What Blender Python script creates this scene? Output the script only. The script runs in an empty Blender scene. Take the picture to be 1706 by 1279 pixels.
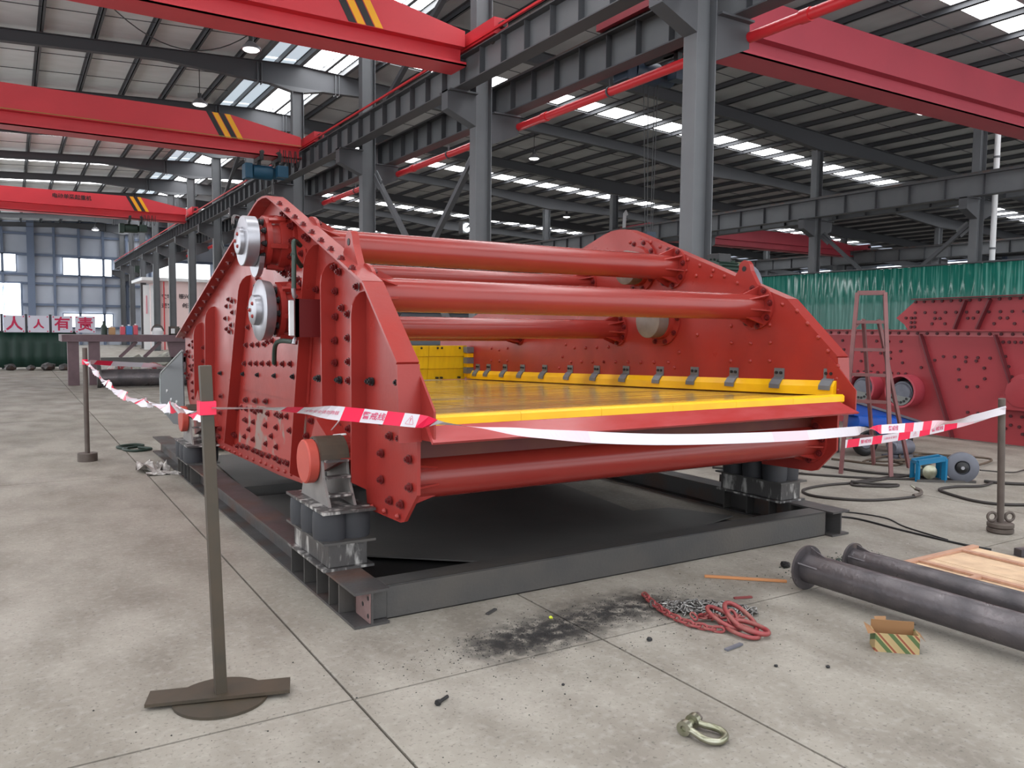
import bpy, math, random
from mathutils import Vector, Matrix
random.seed(7)
S = bpy.context.scene
COL = S.collection
PI = math.pi

# ------------------------------------------------------------------ camera, world, exposure
cd = bpy.data.cameras.new('camera'); cam = bpy.data.objects.new('camera', cd); COL.objects.link(cam)
cd.sensor_fit = 'HORIZONTAL'; cd.sensor_width = 36; cd.lens = 28.564; cd.clip_start = 0.05; cd.clip_end = 400
xr = Vector((0.8512, -0.5248, 0.0098)); bk = Vector((-0.524, -0.849, 0.0662)).normalized()
xr = (xr - bk * xr.dot(bk)).normalized(); up = bk.cross(xr)
m = Matrix((xr, up, bk)).transposed().to_4x4(); m.translation = Vector((-1.470, -3.903, 1.550))
cam.matrix_world = m
S.camera = cam
w = bpy.data.worlds.new('daylight'); S.world = w; w.use_nodes = True
bg = w.node_tree.nodes['Background']; bg.inputs[0].default_value = (0.93, 0.965, 1.0, 1); bg.inputs[1].default_value = 1.6
S.view_settings.view_transform = 'Standard'; S.view_settings.look = 'None'
S.view_settings.gamma = 1; S.view_settings.use_curve_mapping = False
S.view_settings.exposure = 0.52
try:
    S.cycles.use_denoising = True
    S.cycles.max_bounces = 6; S.cycles.diffuse_bounces = 4; S.cycles.glossy_bounces = 3
    S.cycles.caustics_reflective = False; S.cycles.caustics_refractive = False
    S.cycles.sample_clamp_indirect = 4
except Exception:
    pass

# ------------------------------------------------------------------ helpers
def link(o): COL.objects.link(o); return o

class MB:
    """collects geometry, links it as one mesh object"""
    def __init__(s): s.v = []; s.f = []; s.mi = []; s.m = 0
    def add(s, vs, fs):
        b = len(s.v); s.v += [Vector(x) for x in vs]
        for f in fs: s.f.append([b + i for i in f]); s.mi.append(s.m)
        return s
    def box(s, x0, x1, y0, y1, z0, z1):
        vs = [(x, y, z) for x in (x0, x1) for y in (y0, y1) for z in (z0, z1)]
        return s.add(vs, [(0,1,3,2),(4,6,7,5),(0,4,5,1),(2,3,7,6),(0,2,6,4),(1,5,7,3)])
    def obox(s, p0, p1, wd, ht, upv=(0,0,1)):
        p0 = Vector(p0); p1 = Vector(p1); d = (p1 - p0).normalized(); u = Vector(upv)
        sd = d.cross(u)
        if sd.length < 1e-4: sd = d.cross(Vector((1,0,0)))
        sd.normalize(); u = sd.cross(d).normalized()
        vs = []
        for p in (p0, p1):
            for a, b in ((-1,-1),(1,-1),(1,1),(-1,1)): vs.append(p + sd * a * wd/2 + u * b * ht/2)
        return s.add(vs, [(3,2,1,0),(4,5,6,7),(0,1,5,4),(1,2,6,5),(2,3,7,6),(3,0,4,7)])
    def cyl(s, p0, p1, r0, r1=None, n=16, caps=True):
        r1 = r0 if r1 is None else r1
        p0 = Vector(p0); p1 = Vector(p1); d = (p1 - p0).normalized()
        a = d.orthogonal().normalized(); b = d.cross(a)
        vs = []
        for p, r in ((p0, r0), (p1, r1)):
            for i in range(n):
                t = 2*PI*i/n; vs.append(p + (a*math.cos(t) + b*math.sin(t))*r)
        fs = [(i, (i+1) % n, n + (i+1) % n, n+i) for i in range(n)]
        if caps: fs += [tuple(range(n-1, -1, -1)), tuple(range(n, 2*n))]
        return s.add(vs, fs)
    def lathe(s, c, axis, prof, n=24):
        """prof = [(distance along axis, radius)]"""
        c = Vector(c); d = Vector(axis).normalized(); a = d.orthogonal().normalized(); b = d.cross(a)
        vs = []; fs = []
        for h, r in prof:
            for i in range(n):
                t = 2*PI*i/n; vs.append(c + d*h + (a*math.cos(t) + b*math.sin(t))*max(r, 1e-4))
        for k in range(len(prof)-1):
            for i in range(n):
                j = (i+1) % n; fs.append((k*n+i, k*n+j, (k+1)*n+j, (k+1)*n+i))
        fs.append(tuple(range(n-1, -1, -1))); fs.append(tuple(range((len(prof)-1)*n, len(prof)*n)))
        return s.add(vs, fs)
    def tube(s, pts, r, n=8, closed=False):
        pts = [Vector(p) for p in pts]; N = len(pts); vs = []; fs = []; pa = None
        for i, p in enumerate(pts):
            d = (pts[(i+1) % N] - pts[i-1]) if closed else (pts[min(i+1, N-1)] - pts[max(i-1, 0)])
            d.normalize()
            a = d.orthogonal().normalized() if pa is None else (pa - d*pa.dot(d)).normalized()
            pa = a; b = d.cross(a)
            for k in range(n):
                t = 2*PI*k/n; vs.append(p + (a*math.cos(t) + b*math.sin(t))*r)
        M = N if closed else N-1
        for i in range(M):
            for k in range(n):
                l = (k+1) % n; q = (i+1) % N
                fs.append((i*n+k, i*n+l, q*n+l, q*n+k))
        if not closed: fs += [tuple(range(n-1, -1, -1)), tuple(range((N-1)*n, N*n))]
        return s.add(vs, fs)
    def prism(s, poly, axis, a, b):
        """poly in the two other axes (order x,y,z), extruded along axis from a to b"""
        n = len(poly)
        def P(q, t): return {'x': (t, q[0], q[1]), 'y': (q[0], t, q[1]), 'z': (q[0], q[1], t)}[axis]
        vs = [P(q, a) for q in poly] + [P(q, b) for q in poly]
        fs = [tuple(range(n-1, -1, -1)), tuple(range(n, 2*n))] + [(i, (i+1) % n, n+(i+1) % n, n+i) for i in range(n)]
        return s.add(vs, fs)
    def ring(s, c, axis, r0, r1, h, n=32):
        c = Vector(c); d = Vector(axis).normalized()
        a = d.orthogonal().normalized(); b = d.cross(a); vs = []; fs = []
        for hh, r in ((0, r0), (0, r1), (h, r1), (h, r0)):
            for i in range(n):
                t = 2*PI*i/n; vs.append(c + d*hh + (a*math.cos(t) + b*math.sin(t))*r)
        for k in range(4):
            for i in range(n):
                j = (i+1) % n; q = (k+1) % 4
                fs.append((k*n+i, k*n+j, q*n+j, q*n+i))
        return s.add(vs, fs)
    def torus(s, c, axis, R, r, n=20, k=8, sx=1.0):
        c = Vector(c); d = Vector(axis).normalized(); a = d.orthogonal().normalized(); b = d.cross(a)
        pts = [c + a*math.cos(2*PI*i/n)*R*sx + b*math.sin(2*PI*i/n)*R for i in range(n)]
        return s.tube(pts, r, k, True)
    def mesh(s, name, mats, smooth=False, off=(0,0,0)):
        import bmesh
        off = Vector(off); me = bpy.data.meshes.new(name)
        me.from_pydata([v - off for v in s.v], [], s.f)
        if not isinstance(mats, (list, tuple)): mats = [mats]
        for q in mats: me.materials.append(q)
        bm = bmesh.new(); bm.from_mesh(me); bmesh.ops.recalc_face_normals(bm, faces=bm.faces); bm.to_mesh(me); bm.free()
        if len(mats) > 1: me.polygons.foreach_set('material_index', s.mi)
        if smooth:
            me.polygons.foreach_set('use_smooth', [True]*len(me.polygons))
            me.set_sharp_from_angle(angle=math.radians(38))
        me.update(); return me

def obj(name, mb, mats, parent=None, smooth=False, off=(0,0,0), bevel=0):
    me = mb.mesh(name, mats, smooth, off)
    o = link(bpy.data.objects.new(name, me))
    if parent: o.parent = parent
    if bevel:
        b = o.modifiers.new('edge', 'BEVEL'); b.width = bevel; b.segments = 2; b.limit_method = 'ANGLE'; b.angle_limit = 0.7
    return o

class T:
    """a thing: an Empty at its base that parents its parts; geometry is given in world coordinates"""
    def __init__(s, name, label, cat, loc=(0,0,0), group=None):
        s.o = link(bpy.data.objects.new(name, None)); s.o.location = loc; s.loc = Vector(loc)
        s.o.empty_display_size = 0.1
        s.o['label'] = label; s.o['category'] = cat
        if group: s.o['group'] = group
    def part(s, name, mb, mats, parent=None, smooth=False, bevel=0, label=None):
        o = obj(name, mb, mats, parent or s.o, smooth, s.loc, bevel)
        if label: o['label'] = label
        return o
    def inst(s, name, me, loc, rot=(0,0,0), parent=None, scale=1):
        o = link(bpy.data.objects.new(name, me)); o.parent = parent or s.o
        o.location = Vector(loc) - s.loc; o.rotation_euler = rot
        if scale != 1: o.scale = (scale,)*3
        return o

def one(name, label, cat, mb, mats, loc=(0,0,0), smooth=False, group=None, bevel=0, kind=None):
    o = obj(name, mb, mats, None, smooth, loc, bevel); o.location = loc
    o['label'] = label; o['category'] = cat
    if group: o['group'] = group
    if kind: o['kind'] = kind
    return o

def copy_tree(root, loc, label, group=None, rotz=0):
    r = root.copy(); link(r); r.location = loc; r.rotation_euler = (0, 0, rotz); r['label'] = label
    if group: r['group'] = group
    for ch in root.children:
        c = ch.copy(); link(c); c.parent = r
        for g in ch.children:
            d = g.copy(); link(d); d.parent = c
    return r

def struct(name, mb, mats, parent=None, smooth=False):
    o = obj(name, mb, mats, parent, smooth)
    if not parent: o['kind'] = 'structure'
    return o

def spline(pts, k=8):
    pts = [Vector(p) for p in pts]; out = []
    for i in range(len(pts)-1):
        p0 = pts[max(i-1, 0)]; p1 = pts[i]; p2 = pts[i+1]; p3 = pts[min(i+2, len(pts)-1)]
        for j in range(k):
            t = j/k
            out.append(0.5*((2*p1) + (p2-p0)*t + (2*p0-5*p1+4*p2-p3)*t*t + (3*p1-p0-3*p2+p3)*t**3))
    out.append(pts[-1]); return out

def sag(a, b, d, n=12):
    a = Vector(a); b = Vector(b)
    return [a.lerp(b, i/n) - Vector((0, 0, 4*d*(i/n)*(1-i/n))) for i in range(n+1)]

def text_mesh(body, size, bold=0.0):
    cu = bpy.data.curves.new('lettering', 'FONT'); cu.body = body; cu.size = size; cu.offset = bold; cu.resolution_u = 3
    cu.align_x = 'CENTER'; cu.align_y = 'CENTER'
    o = bpy.data.objects.new('lettering', cu); link(o)
    me = bpy.data.meshes.new_from_object(o); bpy.data.objects.remove(o); return me

# ------------------------------------------------------------------ materials
def srgb(r, g, b):
    f = lambda c: (c/255/12.92) if c/255 <= 0.04045 else ((c/255+0.055)/1.055)**2.4
    return (f(r), f(g), f(b), 1)

def mat(name, c, rough=0.5, metal=0.0, c2=None, scale=4.0, amt=0.5, bump=0.0, bscale=40.0, stretch=None, spec=0.5, detail=6, rvar=0.0, thresh=(0.35, 0.7)):
    M = bpy.data.materials.new(name); M.use_nodes = True; nt = M.node_tree; N = nt.nodes; L = nt.links
    b = N['Principled BSDF']; b.inputs['Base Color'].default_value = c
    b.inputs['Roughness'].default_value = rough; b.inputs['Metallic'].default_value = metal
    b.inputs['Specular IOR Level'].default_value = spec
    tc = N.new('ShaderNodeTexCoord'); src = tc.outputs['Object']
    if stretch:
        mp = N.new('ShaderNodeMapping'); mp.inputs['Scale'].default_value = stretch; L.new(src, mp.inputs[0]); src = mp.outputs[0]
    if c2:
        n = N.new('ShaderNodeTexNoise'); n.inputs['Scale'].default_value = scale; n.inputs['Detail'].default_value = detail; L.new(src, n.inputs[0])
        r = N.new('ShaderNodeMapRange'); r.inputs[1].default_value = thresh[0]; r.inputs[2].default_value = thresh[1]; r.inputs[4].default_value = amt
        L.new(n.outputs[0], r.inputs[0])
        x = N.new('ShaderNodeMix'); x.data_type = 'RGBA'; x.inputs[6].default_value = c; x.inputs[7].default_value = c2
        L.new(r.outputs[0], x.inputs[0]); L.new(x.outputs[2], b.inputs['Base Color'])
        if rvar:
            q = N.new('ShaderNodeMapRange'); q.inputs[1].default_value = 0.3; q.inputs[2].default_value = 0.7
            q.inputs[3].default_value = max(0.03, rough-rvar); q.inputs[4].default_value = min(1, rough+rvar)
            L.new(n.outputs[0], q.inputs[0]); L.new(q.outputs[0], b.inputs['Roughness'])
    if bump:
        n2 = N.new('ShaderNodeTexNoise'); n2.inputs['Scale'].default_value = bscale; n2.inputs['Detail'].default_value = 4; L.new(src, n2.inputs[0])
        bp = N.new('ShaderNodeBump'); bp.inputs['Strength'].default_value = bump; bp.inputs['Distance'].default_value = 0.02
        L.new(n2.outputs[0], bp.inputs['Height']); L.new(bp.outputs[0], b.inputs['Normal'])
    return M

def emit(name, c, st):
    M = bpy.data.materials.new(name); M.use_nodes = True; nt = M.node_tree
    b = nt.nodes['Principled BSDF']; b.inputs['Base Color'].default_value = (0.7, 0.75, 0.78, 1)
    b.inputs['Emission Color'].default_value = c; b.inputs['Emission Strength'].default_value = st
    return M

RED = mat('red_machine_paint', srgb(152, 47, 41), 0.33, 0, srgb(134, 40, 37), 3, 0.6, 0.04, 30, rvar=0.06, spec=0.42)
REDB = mat('dark_red_bolt_paint', srgb(96, 22, 24), 0.4)
REDPIPE = mat('red_tube_paint', srgb(142, 46, 40), 0.26, 0, srgb(128, 42, 38), 2, 0.5)
DISCRED = mat('orange_red_cap_paint', srgb(186, 76, 62), 0.5, 0, srgb(168, 66, 58), 6, 0.5)
CRANE = mat('crane_red_paint', srgb(208, 54, 64), 0.45, 0, srgb(190, 48, 58), 1, 0.5)
CRANE2 = mat('faded_crane_paint', srgb(172, 60, 74), 0.5, 0, srgb(156, 54, 68), 1, 0.5)
FIRE = mat('fire_pipe_paint', srgb(200, 38, 46), 0.4)
STEEL = mat('grey_structure_paint', srgb(99, 101, 104), 0.55, 0, srgb(86, 88, 92), 1.5, 0.6)
STEELD = mat('dark_roof_steel', srgb(72, 73, 77), 0.6)
FRAME = mat('dark_mill_steel', srgb(78, 76, 76), 0.42, 0.35, srgb(98, 66, 52), 2.5, 0.8, 0.1, 60, rvar=0.12, thresh=(0.5, 0.72))
FRAMEB = mat('blackened_steel', srgb(78, 77, 77), 0.42, 0.3, srgb(100, 94, 88), 3, 0.5, 0.08, 50)
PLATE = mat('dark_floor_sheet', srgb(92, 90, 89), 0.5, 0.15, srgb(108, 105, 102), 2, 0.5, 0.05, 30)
SPRING = mat('dark_rubber', srgb(50, 51, 56), 0.6, 0, srgb(42, 43, 47), 4, 0.5)
BRIGHT = mat('scuffed_bare_steel', srgb(84, 82, 82), 0.4, 0.5, srgb(205, 203, 200), 14, 0.9, 0.2, 60, stretch=(1, 1, 0.3), thresh=(0.5, 0.62))
GREYP = mat('grey_bracket_paint', srgb(125, 120, 118), 0.5, 0.2, srgb(150, 146, 142), 8, 0.6)
CHROME = mat('machined_steel', srgb(176, 176, 182), 0.36, 0.85, srgb(150, 150, 156), 6, 0.5)
BLACK = mat('black_parts', srgb(26, 26, 28), 0.5)
RUBBER = mat('black_hose_rubber', srgb(48, 42, 40), 0.6)
GHOSE = mat('green_hose', srgb(32, 50, 42), 0.5)
WHITE = mat('white_paint', srgb(226, 226, 228), 0.5)
YEL = mat('yellow_polyurethane', srgb(240, 186, 8), 0.4, 0, srgb(222, 160, 4), 5, 0.6)
YELD = mat('dirty_yellow_deck', srgb(206, 168, 78), 0.13, 0, srgb(140, 112, 66), 3.0, 0.85, 0.06, 9, stretch=(0.35, 3.0, 1), rvar=0.12, thresh=(0.4, 0.66))
YELP = mat('old_yellow_feed_panel', srgb(222, 186, 20), 0.45, 0, srgb(196, 158, 20), 5, 0.7, stretch=(3, 1, 0.6))
CLIP = mat('grey_clip_steel', srgb(112, 116, 122), 0.4, 0.3)
LIP = mat('pink_red_lip_paint', srgb(160, 50, 48), 0.2, 0, srgb(176, 80, 82), 5, 0.6, stretch=(0.6, 1, 3))
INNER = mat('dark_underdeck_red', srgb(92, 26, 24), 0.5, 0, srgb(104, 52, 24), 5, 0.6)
OLIVE = mat('dark_olive_post', srgb(62, 56, 47), 0.55, 0.1, srgb(80, 66, 52), 8, 0.6)
POSTB = mat('brown_post_steel', srgb(94, 84, 78), 0.55, 0.2, srgb(70, 60, 56), 8, 0.6)
TRED = mat('tape_red', srgb(232, 22, 72), 0.35)
TWHITE = mat('tape_white', srgb(214, 208, 216), 0.35)
TPALE = mat('tape_pale_pink', srgb(232, 196, 206), 0.35)
TINK = mat('tape_ink', srgb(206, 70, 110), 0.5)
CONC = None
ROOFR = mat('grey_roof_sheet', srgb(168, 169, 172), 0.5, 0, srgb(150, 151, 154), 1.0, 0.6, 0.2, 6, stretch=(2.2, 1, 1))
ROOFL = mat('foil_insulation', srgb(226, 228, 230), 0.5, 0, srgb(206, 208, 208), 1.2, 0.6, 0.35, 5, stretch=(1, 2.2, 1))
WALLM = mat('blue_grey_wall_sheet', srgb(176, 182, 194), 0.6, 0, srgb(160, 167, 180), 0.6, 0.6)
WALLS = mat('blue_grey_girt', srgb(98, 110, 132), 0.6)
PINKW = mat('pale_pink_panel', srgb(226, 200, 198), 0.6)
SKY1 = emit('skylight_bright', (0.97, 0.985, 1.0, 1), 7.0)
SKY2 = emit('skylight_translucent', (0.74, 0.88, 1.0, 1), 0.42)
WIN = emit('daylit_pane', (0.93, 0.97, 1.0, 1), 2.4)
LAMPE = emit('lamp_glow', (1, 0.98, 0.94, 1), 3.0)
FLOODE = emit('flood_glow', (0.9, 0.97, 1, 1), 60.0)
REDM = mat('wine_red_machine_paint', srgb(156, 52, 58), 0.5, 0, srgb(138, 44, 52), 1.5, 0.6)
REDMD = mat('wine_red_rib_paint', srgb(96, 36, 42), 0.5)
LADDER = mat('rusty_pink_ladder_steel', srgb(128, 84, 84), 0.5, 0.2, srgb(104, 70, 70), 8, 0.6)
BLUE = mat('blue_paint', srgb(22, 80, 170), 0.4, 0, srgb(16, 60, 136), 4, 0.5)
TEAL = mat('teal_blue_paint', srgb(10, 108, 150), 0.45)
GREYM = mat('grey_motor_casting', srgb(110, 112, 122), 0.45, 0.3, srgb(88, 90, 98), 8, 0.5)
PIPEM = mat('mill_scale_pipe', srgb(98, 92, 94), 0.36, 0.45, srgb(60, 59, 64), 5, 0.8, 0.12, 40, stretch=(1, 1, 1), rvar=0.12)
WOOD = mat('pale_osb_board', srgb(222, 192, 158), 0.6, 0, srgb(186, 152, 124), 9, 0.7, 0.1, 50)
WOODP = mat('pinkish_batten', srgb(190, 148, 124), 0.6, 0, srgb(158, 116, 96), 6, 0.6, stretch=(1, 5, 1))
CARD = mat('brown_cardboard', srgb(142, 104, 68), 0.7)
CHAINS = mat('grey_chain_steel', srgb(150, 148, 146), 0.35, 0.8, srgb(92, 88, 84), 30, 0.7)
CHAINR = mat('worn_red_chain_paint', srgb(142, 50, 56), 0.45, 0.1, srgb(140, 96, 86), 18, 0.8)
SHACK = mat('galvanised_shackle', srgb(168, 166, 150), 0.3, 0.85, srgb(120, 122, 92), 16, 0.8)
TABLEM = mat('brown_bench_steel', srgb(108, 86, 92), 0.5, 0.2, srgb(84, 66, 70), 4, 0.6)
PAPER = mat('crumpled_newspaper', srgb(205, 200, 196), 0.7, 0, srgb(110, 104, 100), 22, 0.9)

def concrete():
    M = bpy.data.materials.new('worn_concrete'); M.use_nodes = True; nt = M.node_tree; N = nt.nodes; L = nt.links
    b = N['Principled BSDF']; b.inputs['Roughness'].default_value = 0.6; b.inputs['Specular IOR Level'].default_value = 0.35
    g = N.new('ShaderNodeNewGeometry'); P = g.outputs['Position']
    def noise(sc, det=6, st=None):
        src = P
        if st:
            mp = N.new('ShaderNodeMapping'); mp.inputs['Scale'].default_value = st; L.new(P, mp.inputs[0]); src = mp.outputs[0]
        n = N.new('ShaderNodeTexNoise'); n.inputs['Scale'].default_value = sc; n.inputs['Detail'].default_value = det
        L.new(src, n.inputs[0]); return n.outputs[0]
    def rng(v, a, c, lo=0.0, hi=1.0):
        r = N.new('ShaderNodeMapRange'); r.inputs[1].default_value = a; r.inputs[2].default_value = c; r.inputs[3].default_value = lo; r.inputs[4].default_value = hi
        L.new(v, r.inputs[0]); return r.outputs[0]
    def mix(f, a, c):
        x = N.new('ShaderNodeMix'); x.data_type = 'RGBA'
        for i, v in ((6, a), (7, c)):
            if isinstance(v, tuple): x.inputs[i].default_value = v
            else: L.new(v, x.inputs[i])
        L.new(f, x.inputs[0]); return x.outputs[2]
    def mul(a, c):
        q = N.new('ShaderNodeMath'); q.operation = 'MULTIPLY'; L.new(a, q.inputs[0])
        if isinstance(c, float): q.inputs[1].default_value = c
        else: L.new(c, q.inputs[1])
        return q.outputs[0]
    col = mix(rng(noise(0.5, 5), 0.35, 0.65), srgb(142, 136, 126), srgb(156, 150, 141))
    col = mix(rng(noise(2.6, 12, (1, 0.6, 1)), 0.40, 0.66, 0, 0.8), col, srgb(118, 111, 102))
    col = mix(rng(noise(24, 10), 0.5, 0.75, 0, 0.3), col, srgb(182, 177, 170))
    col = mix(rng(noise(60, 6), 0.58, 0.7, 0, 0.6), col, srgb(84, 80, 76))
    # spilled black grit beside the front beam: a streak from (0.55,-0.55) to (1.7,-0.42)
    sep = N.new('ShaderNodeSeparateXYZ'); L.new(P, sep.inputs[0])
    def lin(ax, bx, c):
        q = N.new('ShaderNodeMath'); q.operation = 'MULTIPLY_ADD'; L.new(sep.outputs[0], q.inputs[0]); q.inputs[1].default_value = ax; q.inputs[2].default_value = c
        p = N.new('ShaderNodeMath'); p.operation = 'MULTIPLY_ADD'; L.new(sep.outputs[1], p.inputs[0]); p.inputs[1].default_value = bx; L.new(q.outputs[0], p.inputs[2])
        return p.outputs[0]
    def absn(v, c):
        a = N.new('ShaderNodeMath'); a.operation = 'ABSOLUTE'; L.new(v, a.inputs[0]); return rng(a.outputs[0], c[0], c[1], 1, 0)
    def stain(cx, cy, ang, lx, ly):
        ca, sa = math.cos(ang), math.sin(ang)
        u = lin(ca, sa, -(ca*cx + sa*cy)); v = lin(-sa, ca, -(-sa*cx + ca*cy))
        return mul(absn(u, (lx*0.55, lx)), absn(v, (ly*0.15, ly)))
    dn = rng(noise(14, 8), 0.34, 0.55)
    for s_ in ((1.1, -0.47, 0.12, 0.85, 0.3), (0.72, -0.55, 0.1, 0.42, 0.24), (1.75, -0.6, -0.3, 0.5, 0.35)):
        k = 0.95 if s_[3] > 0.6 or s_[0] < 1 else 0.45
        col = mix(mul(mul(stain(*s_), dn), k), col, srgb(44, 42, 42))
    # hairline cracks and scratches
    L.new(col, b.inputs['Base Color'])
    bp = N.new('ShaderNodeBump'); bp.inputs['Strength'].default_value = 0.25; bp.inputs['Distance'].default_value = 0.01
    L.new(noise(18, 8), bp.inputs['Height']); L.new(bp.outputs[0], b.inputs['Normal'])
    L.new(rng(noise(1.3, 5), 0.3, 0.7, 0.5, 0.75), b.inputs['Roughness'])
    return M
CONC = concrete()
JOINT = mat('dark_joint_filler', srgb(84, 78, 70), 0.8)

def curtain_mat(name, c, c2, rough):
    return mat(name, c, rough, 0, c2, 1.5, 0.8, 0.0, 10, stretch=(6, 6, 0.5))
GREEN = mat('green_pvc_curtain', srgb(30, 104, 92), 0.22, 0, srgb(112, 166, 156), 1.5, 0.75, stretch=(9, 9, 0.35), thresh=(0.5, 0.68))  # pale streaks put the highlights on the folds into the colour
GREEND = curtain_mat('dark_green_curtain', srgb(30, 62, 52), srgb(24, 50, 44), 0.5)

# ------------------------------------------------------------------ floor: slabs with open joints
fl = struct('floor', MB().box(-14, 62, -9, 72, -0.3, -0.012), JOINT)
xs = [-14, -8.3, -4.3, -0.285, 1.03, 6.0, 12.0, 18.0, 24.0, 32.0, 44.0, 62.0]
ys = [-9, -4.7, -0.745, 5.3, 11.3, 17.3, 24.0, 34.0, 46.0, 58.0, 72.0]
for i in range(len(xs)-1):
    for j in range(len(ys)-1):
        g = 0.006
        struct('slab', MB().box(xs[i]+g, xs[i+1]-g, ys[j]+g, ys[j+1]-g, -0.1, 0.0), CONC, fl)

# ------------------------------------------------------------------ building
RX, RX2, RX3 = 6.54, 24.3, 42.3
FY = [4.34 + 6*k for k in range(-2, 12)]
def rz(x): return 10.05 - 0.052*abs(x - RX)      # underside of the roof sheet
ceil = link(bpy.data.objects.new('ceiling', None)); ceil['kind'] = 'structure'
def cpart(name, mb, mt): return obj(name, mb, mt, ceil)
X0, X1, YA, YB = -11.5, 60.5, -8.0, 70.6
stripR = [-5.4, 7.2, 19.9, 32.3, 44.6, 57.0]
stripL = [-3.2, 3.4, 10.0, 36.4, 43.0, 49.6, 56.2, 62.8]  # first three are unseen strips added to brighten the floor on the left
def sheet(xa, xb, ya, yb, mt, name='roof_panel', dz=0.0):
    mb = MB(); za, zb = rz(xa)+dz, rz(xb)+dz
    v = [(xa,ya,za),(xb,ya,zb),(xb,yb,zb),(xa,yb,za)]; v += [(a, b_, c+0.04) for a, b_, c in v]
    mb.add(v, [(0,1,2,3),(7,6,5,4),(0,4,5,1),(1,5,6,2),(2,6,7,3),(3,7,4,0)])
    return cpart(name, mb, mt)
def bands(lst, wd):
    out = []; y = YA
    for s_ in lst: out.append((y, s_-wd/2)); y = s_+wd/2
    out.append((y, YB)); return out
for a, b_ in bands(stripR, 1.05):
    sheet(8.15, 24.3, a, b_, ROOFR); sheet(24.3, 42.3, a, b_, ROOFR); sheet(42.3, X1, a, b_, ROOFR)
for a, b_ in bands(stripL, 1.1): sheet(X0, 5.35, a, b_, ROOFL)
x = 8.15
while x < 48:
    for s_ in stripR: sheet(x, min(x+1.5, 60), s_-0.525, s_+0.525, SKY1, 'skylight_panel')
    x += 1.5
x = -8.15
while x < 5.3:
    for s_ in stripL: sheet(x, min(x+1.5, 5.35), s_-0.55, s_+0.55, SKY1, 'skylight_panel')
    x += 1.5
# ridge light along the column row
sheet(6.55, 6.75, YA, YB, STEEL); sheet(7.42, 7.55, YA, YB, STEEL); sheet(8.0, 8.15, YA, YB, STEEL)
for k in range(len(FY)-1):
    sheet(5.35, 6.55, FY[k]+0.1, FY[k+1]-0.1, SKY2, 'skylight_panel')
    sheet(6.75, 7.42, FY[k]+0.1, FY[k+1]-0.1, SKY1, 'skylight_panel')
    sheet(7.55, 8.0, FY[k]+0.1, FY[k+1]-0.1, SKY1, 'skylight_panel')
for xx, wd in ((5.35, 0.12), (5.95, 0.06), (6.65, 0.14), (7.48, 0.1), (8.1, 0.12)):
    cpart('ridge_beam', MB().box(xx-wd/2, xx+wd/2, YA, YB, rz(xx)-0.16, rz(xx)-0.002), STEEL)
# purlins
x = -11.2
px = []
while x < 60:
    if not 5.0 < x < 8.4: px.append(x)
    x += 1.33
for x in px:
    z = rz(x)
    mb = MB(); mb.box(x-0.012, x+0.012, YA, YB, z-0.15, z-0.004); mb.box(x-0.012, x+0.075, YA, YB, z-0.15, z-0.138); mb.box(x-0.075, x+0.012, YA, YB, z-0.016, z-0.004)
    cpart('purlin', mb, STEELD)
# sag rods between purlins
for yy in [FY[k]+off for k in range(1, len(FY)-1) for off in (2.0, 4.0)]:
    mb = MB()
    for a, b_ in ((X0, 5.3), (8.2, 42)):
        mb.cyl((a, yy, rz(a)-0.1), (b_, yy, rz(b_)-0.1), 0.012, n=5)
    cpart('sag_rod', mb, STEELD)
# rafters with haunches on the column row
def rafter(y):
    def seg(pts, name='rafter'):
        mb = MB()
        for (xa, da), (xb, db) in zip(pts[:-1], pts[1:]):
            ta, tb = rz(xa)-0.15, rz(xb)-0.15
            for zt0, zt1, hw in ((0, None, 0.006),):
                v = [(xa,y-0.006,ta-da),(xb,y-0.006,tb-db),(xb,y-0.006,tb),(xa,y-0.006,ta)]
                v += [(p[0], y+0.006, p[2]) for p in v]
                mb.add(v, [(0,1,2,3),(7,6,5,4),(0,4,5,1),(3,2,6,7)])
            for t0, t1 in ((ta, tb), (ta-da, tb-db)):
                v = [(xa,y-0.11,t0),(xb,y-0.11,t1),(xb,y+0.11,t1),(xa,y+0.11,t0)]; v += [(p[0], p[1], p[2]-0.014) for p in v]
                mb.add(v, [(0,1,2,3),(7,6,5,4),(0,4,5,1),(1,5,6,2),(2,6,7,3),(3,7,4,0)])
        return cpart(name, mb, STEELD)
    seg([(X0, 0.6), (-6, 0.33), (2.5, 0.33), (RX, 0.74)])
    seg([(RX, 0.74), (10.5, 0.38), (20.5, 0.38), (RX2, 0.62)])
    seg([(RX2, 0.62), (28.5, 0.42), (38.5, 0.42), (RX3, 0.62)])
    seg([(RX3, 0.62), (46.5, 0.42), (X1, 0.42)])
    for sx in (-1, 1):      # paired stiffener plates beside the ridge
        mb = MB()
        for dx in (0.0, 0.12): mb.box(RX+sx*1.25+dx-0.01, RX+sx*1.25+dx+0.01, y-0.1, y+0.1, rz(RX+1.3)-0.85, rz(RX+1.3)-0.2)
        cpart('rafter_stiffener', mb, STEEL)
    mb = MB()   # gusset under the ridge joint
    mb.prism([(RX-0.85, rz(RX)-0.86), (RX+0.85, rz(RX)-0.86), (RX+0.2, rz(RX)-1.0), (RX-0.2, rz(RX)-1.0)], 'y', y-0.13, y+0.13)
    cpart('ridge_gusset', mb, STEEL)
for y in FY: rafter(y)

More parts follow.
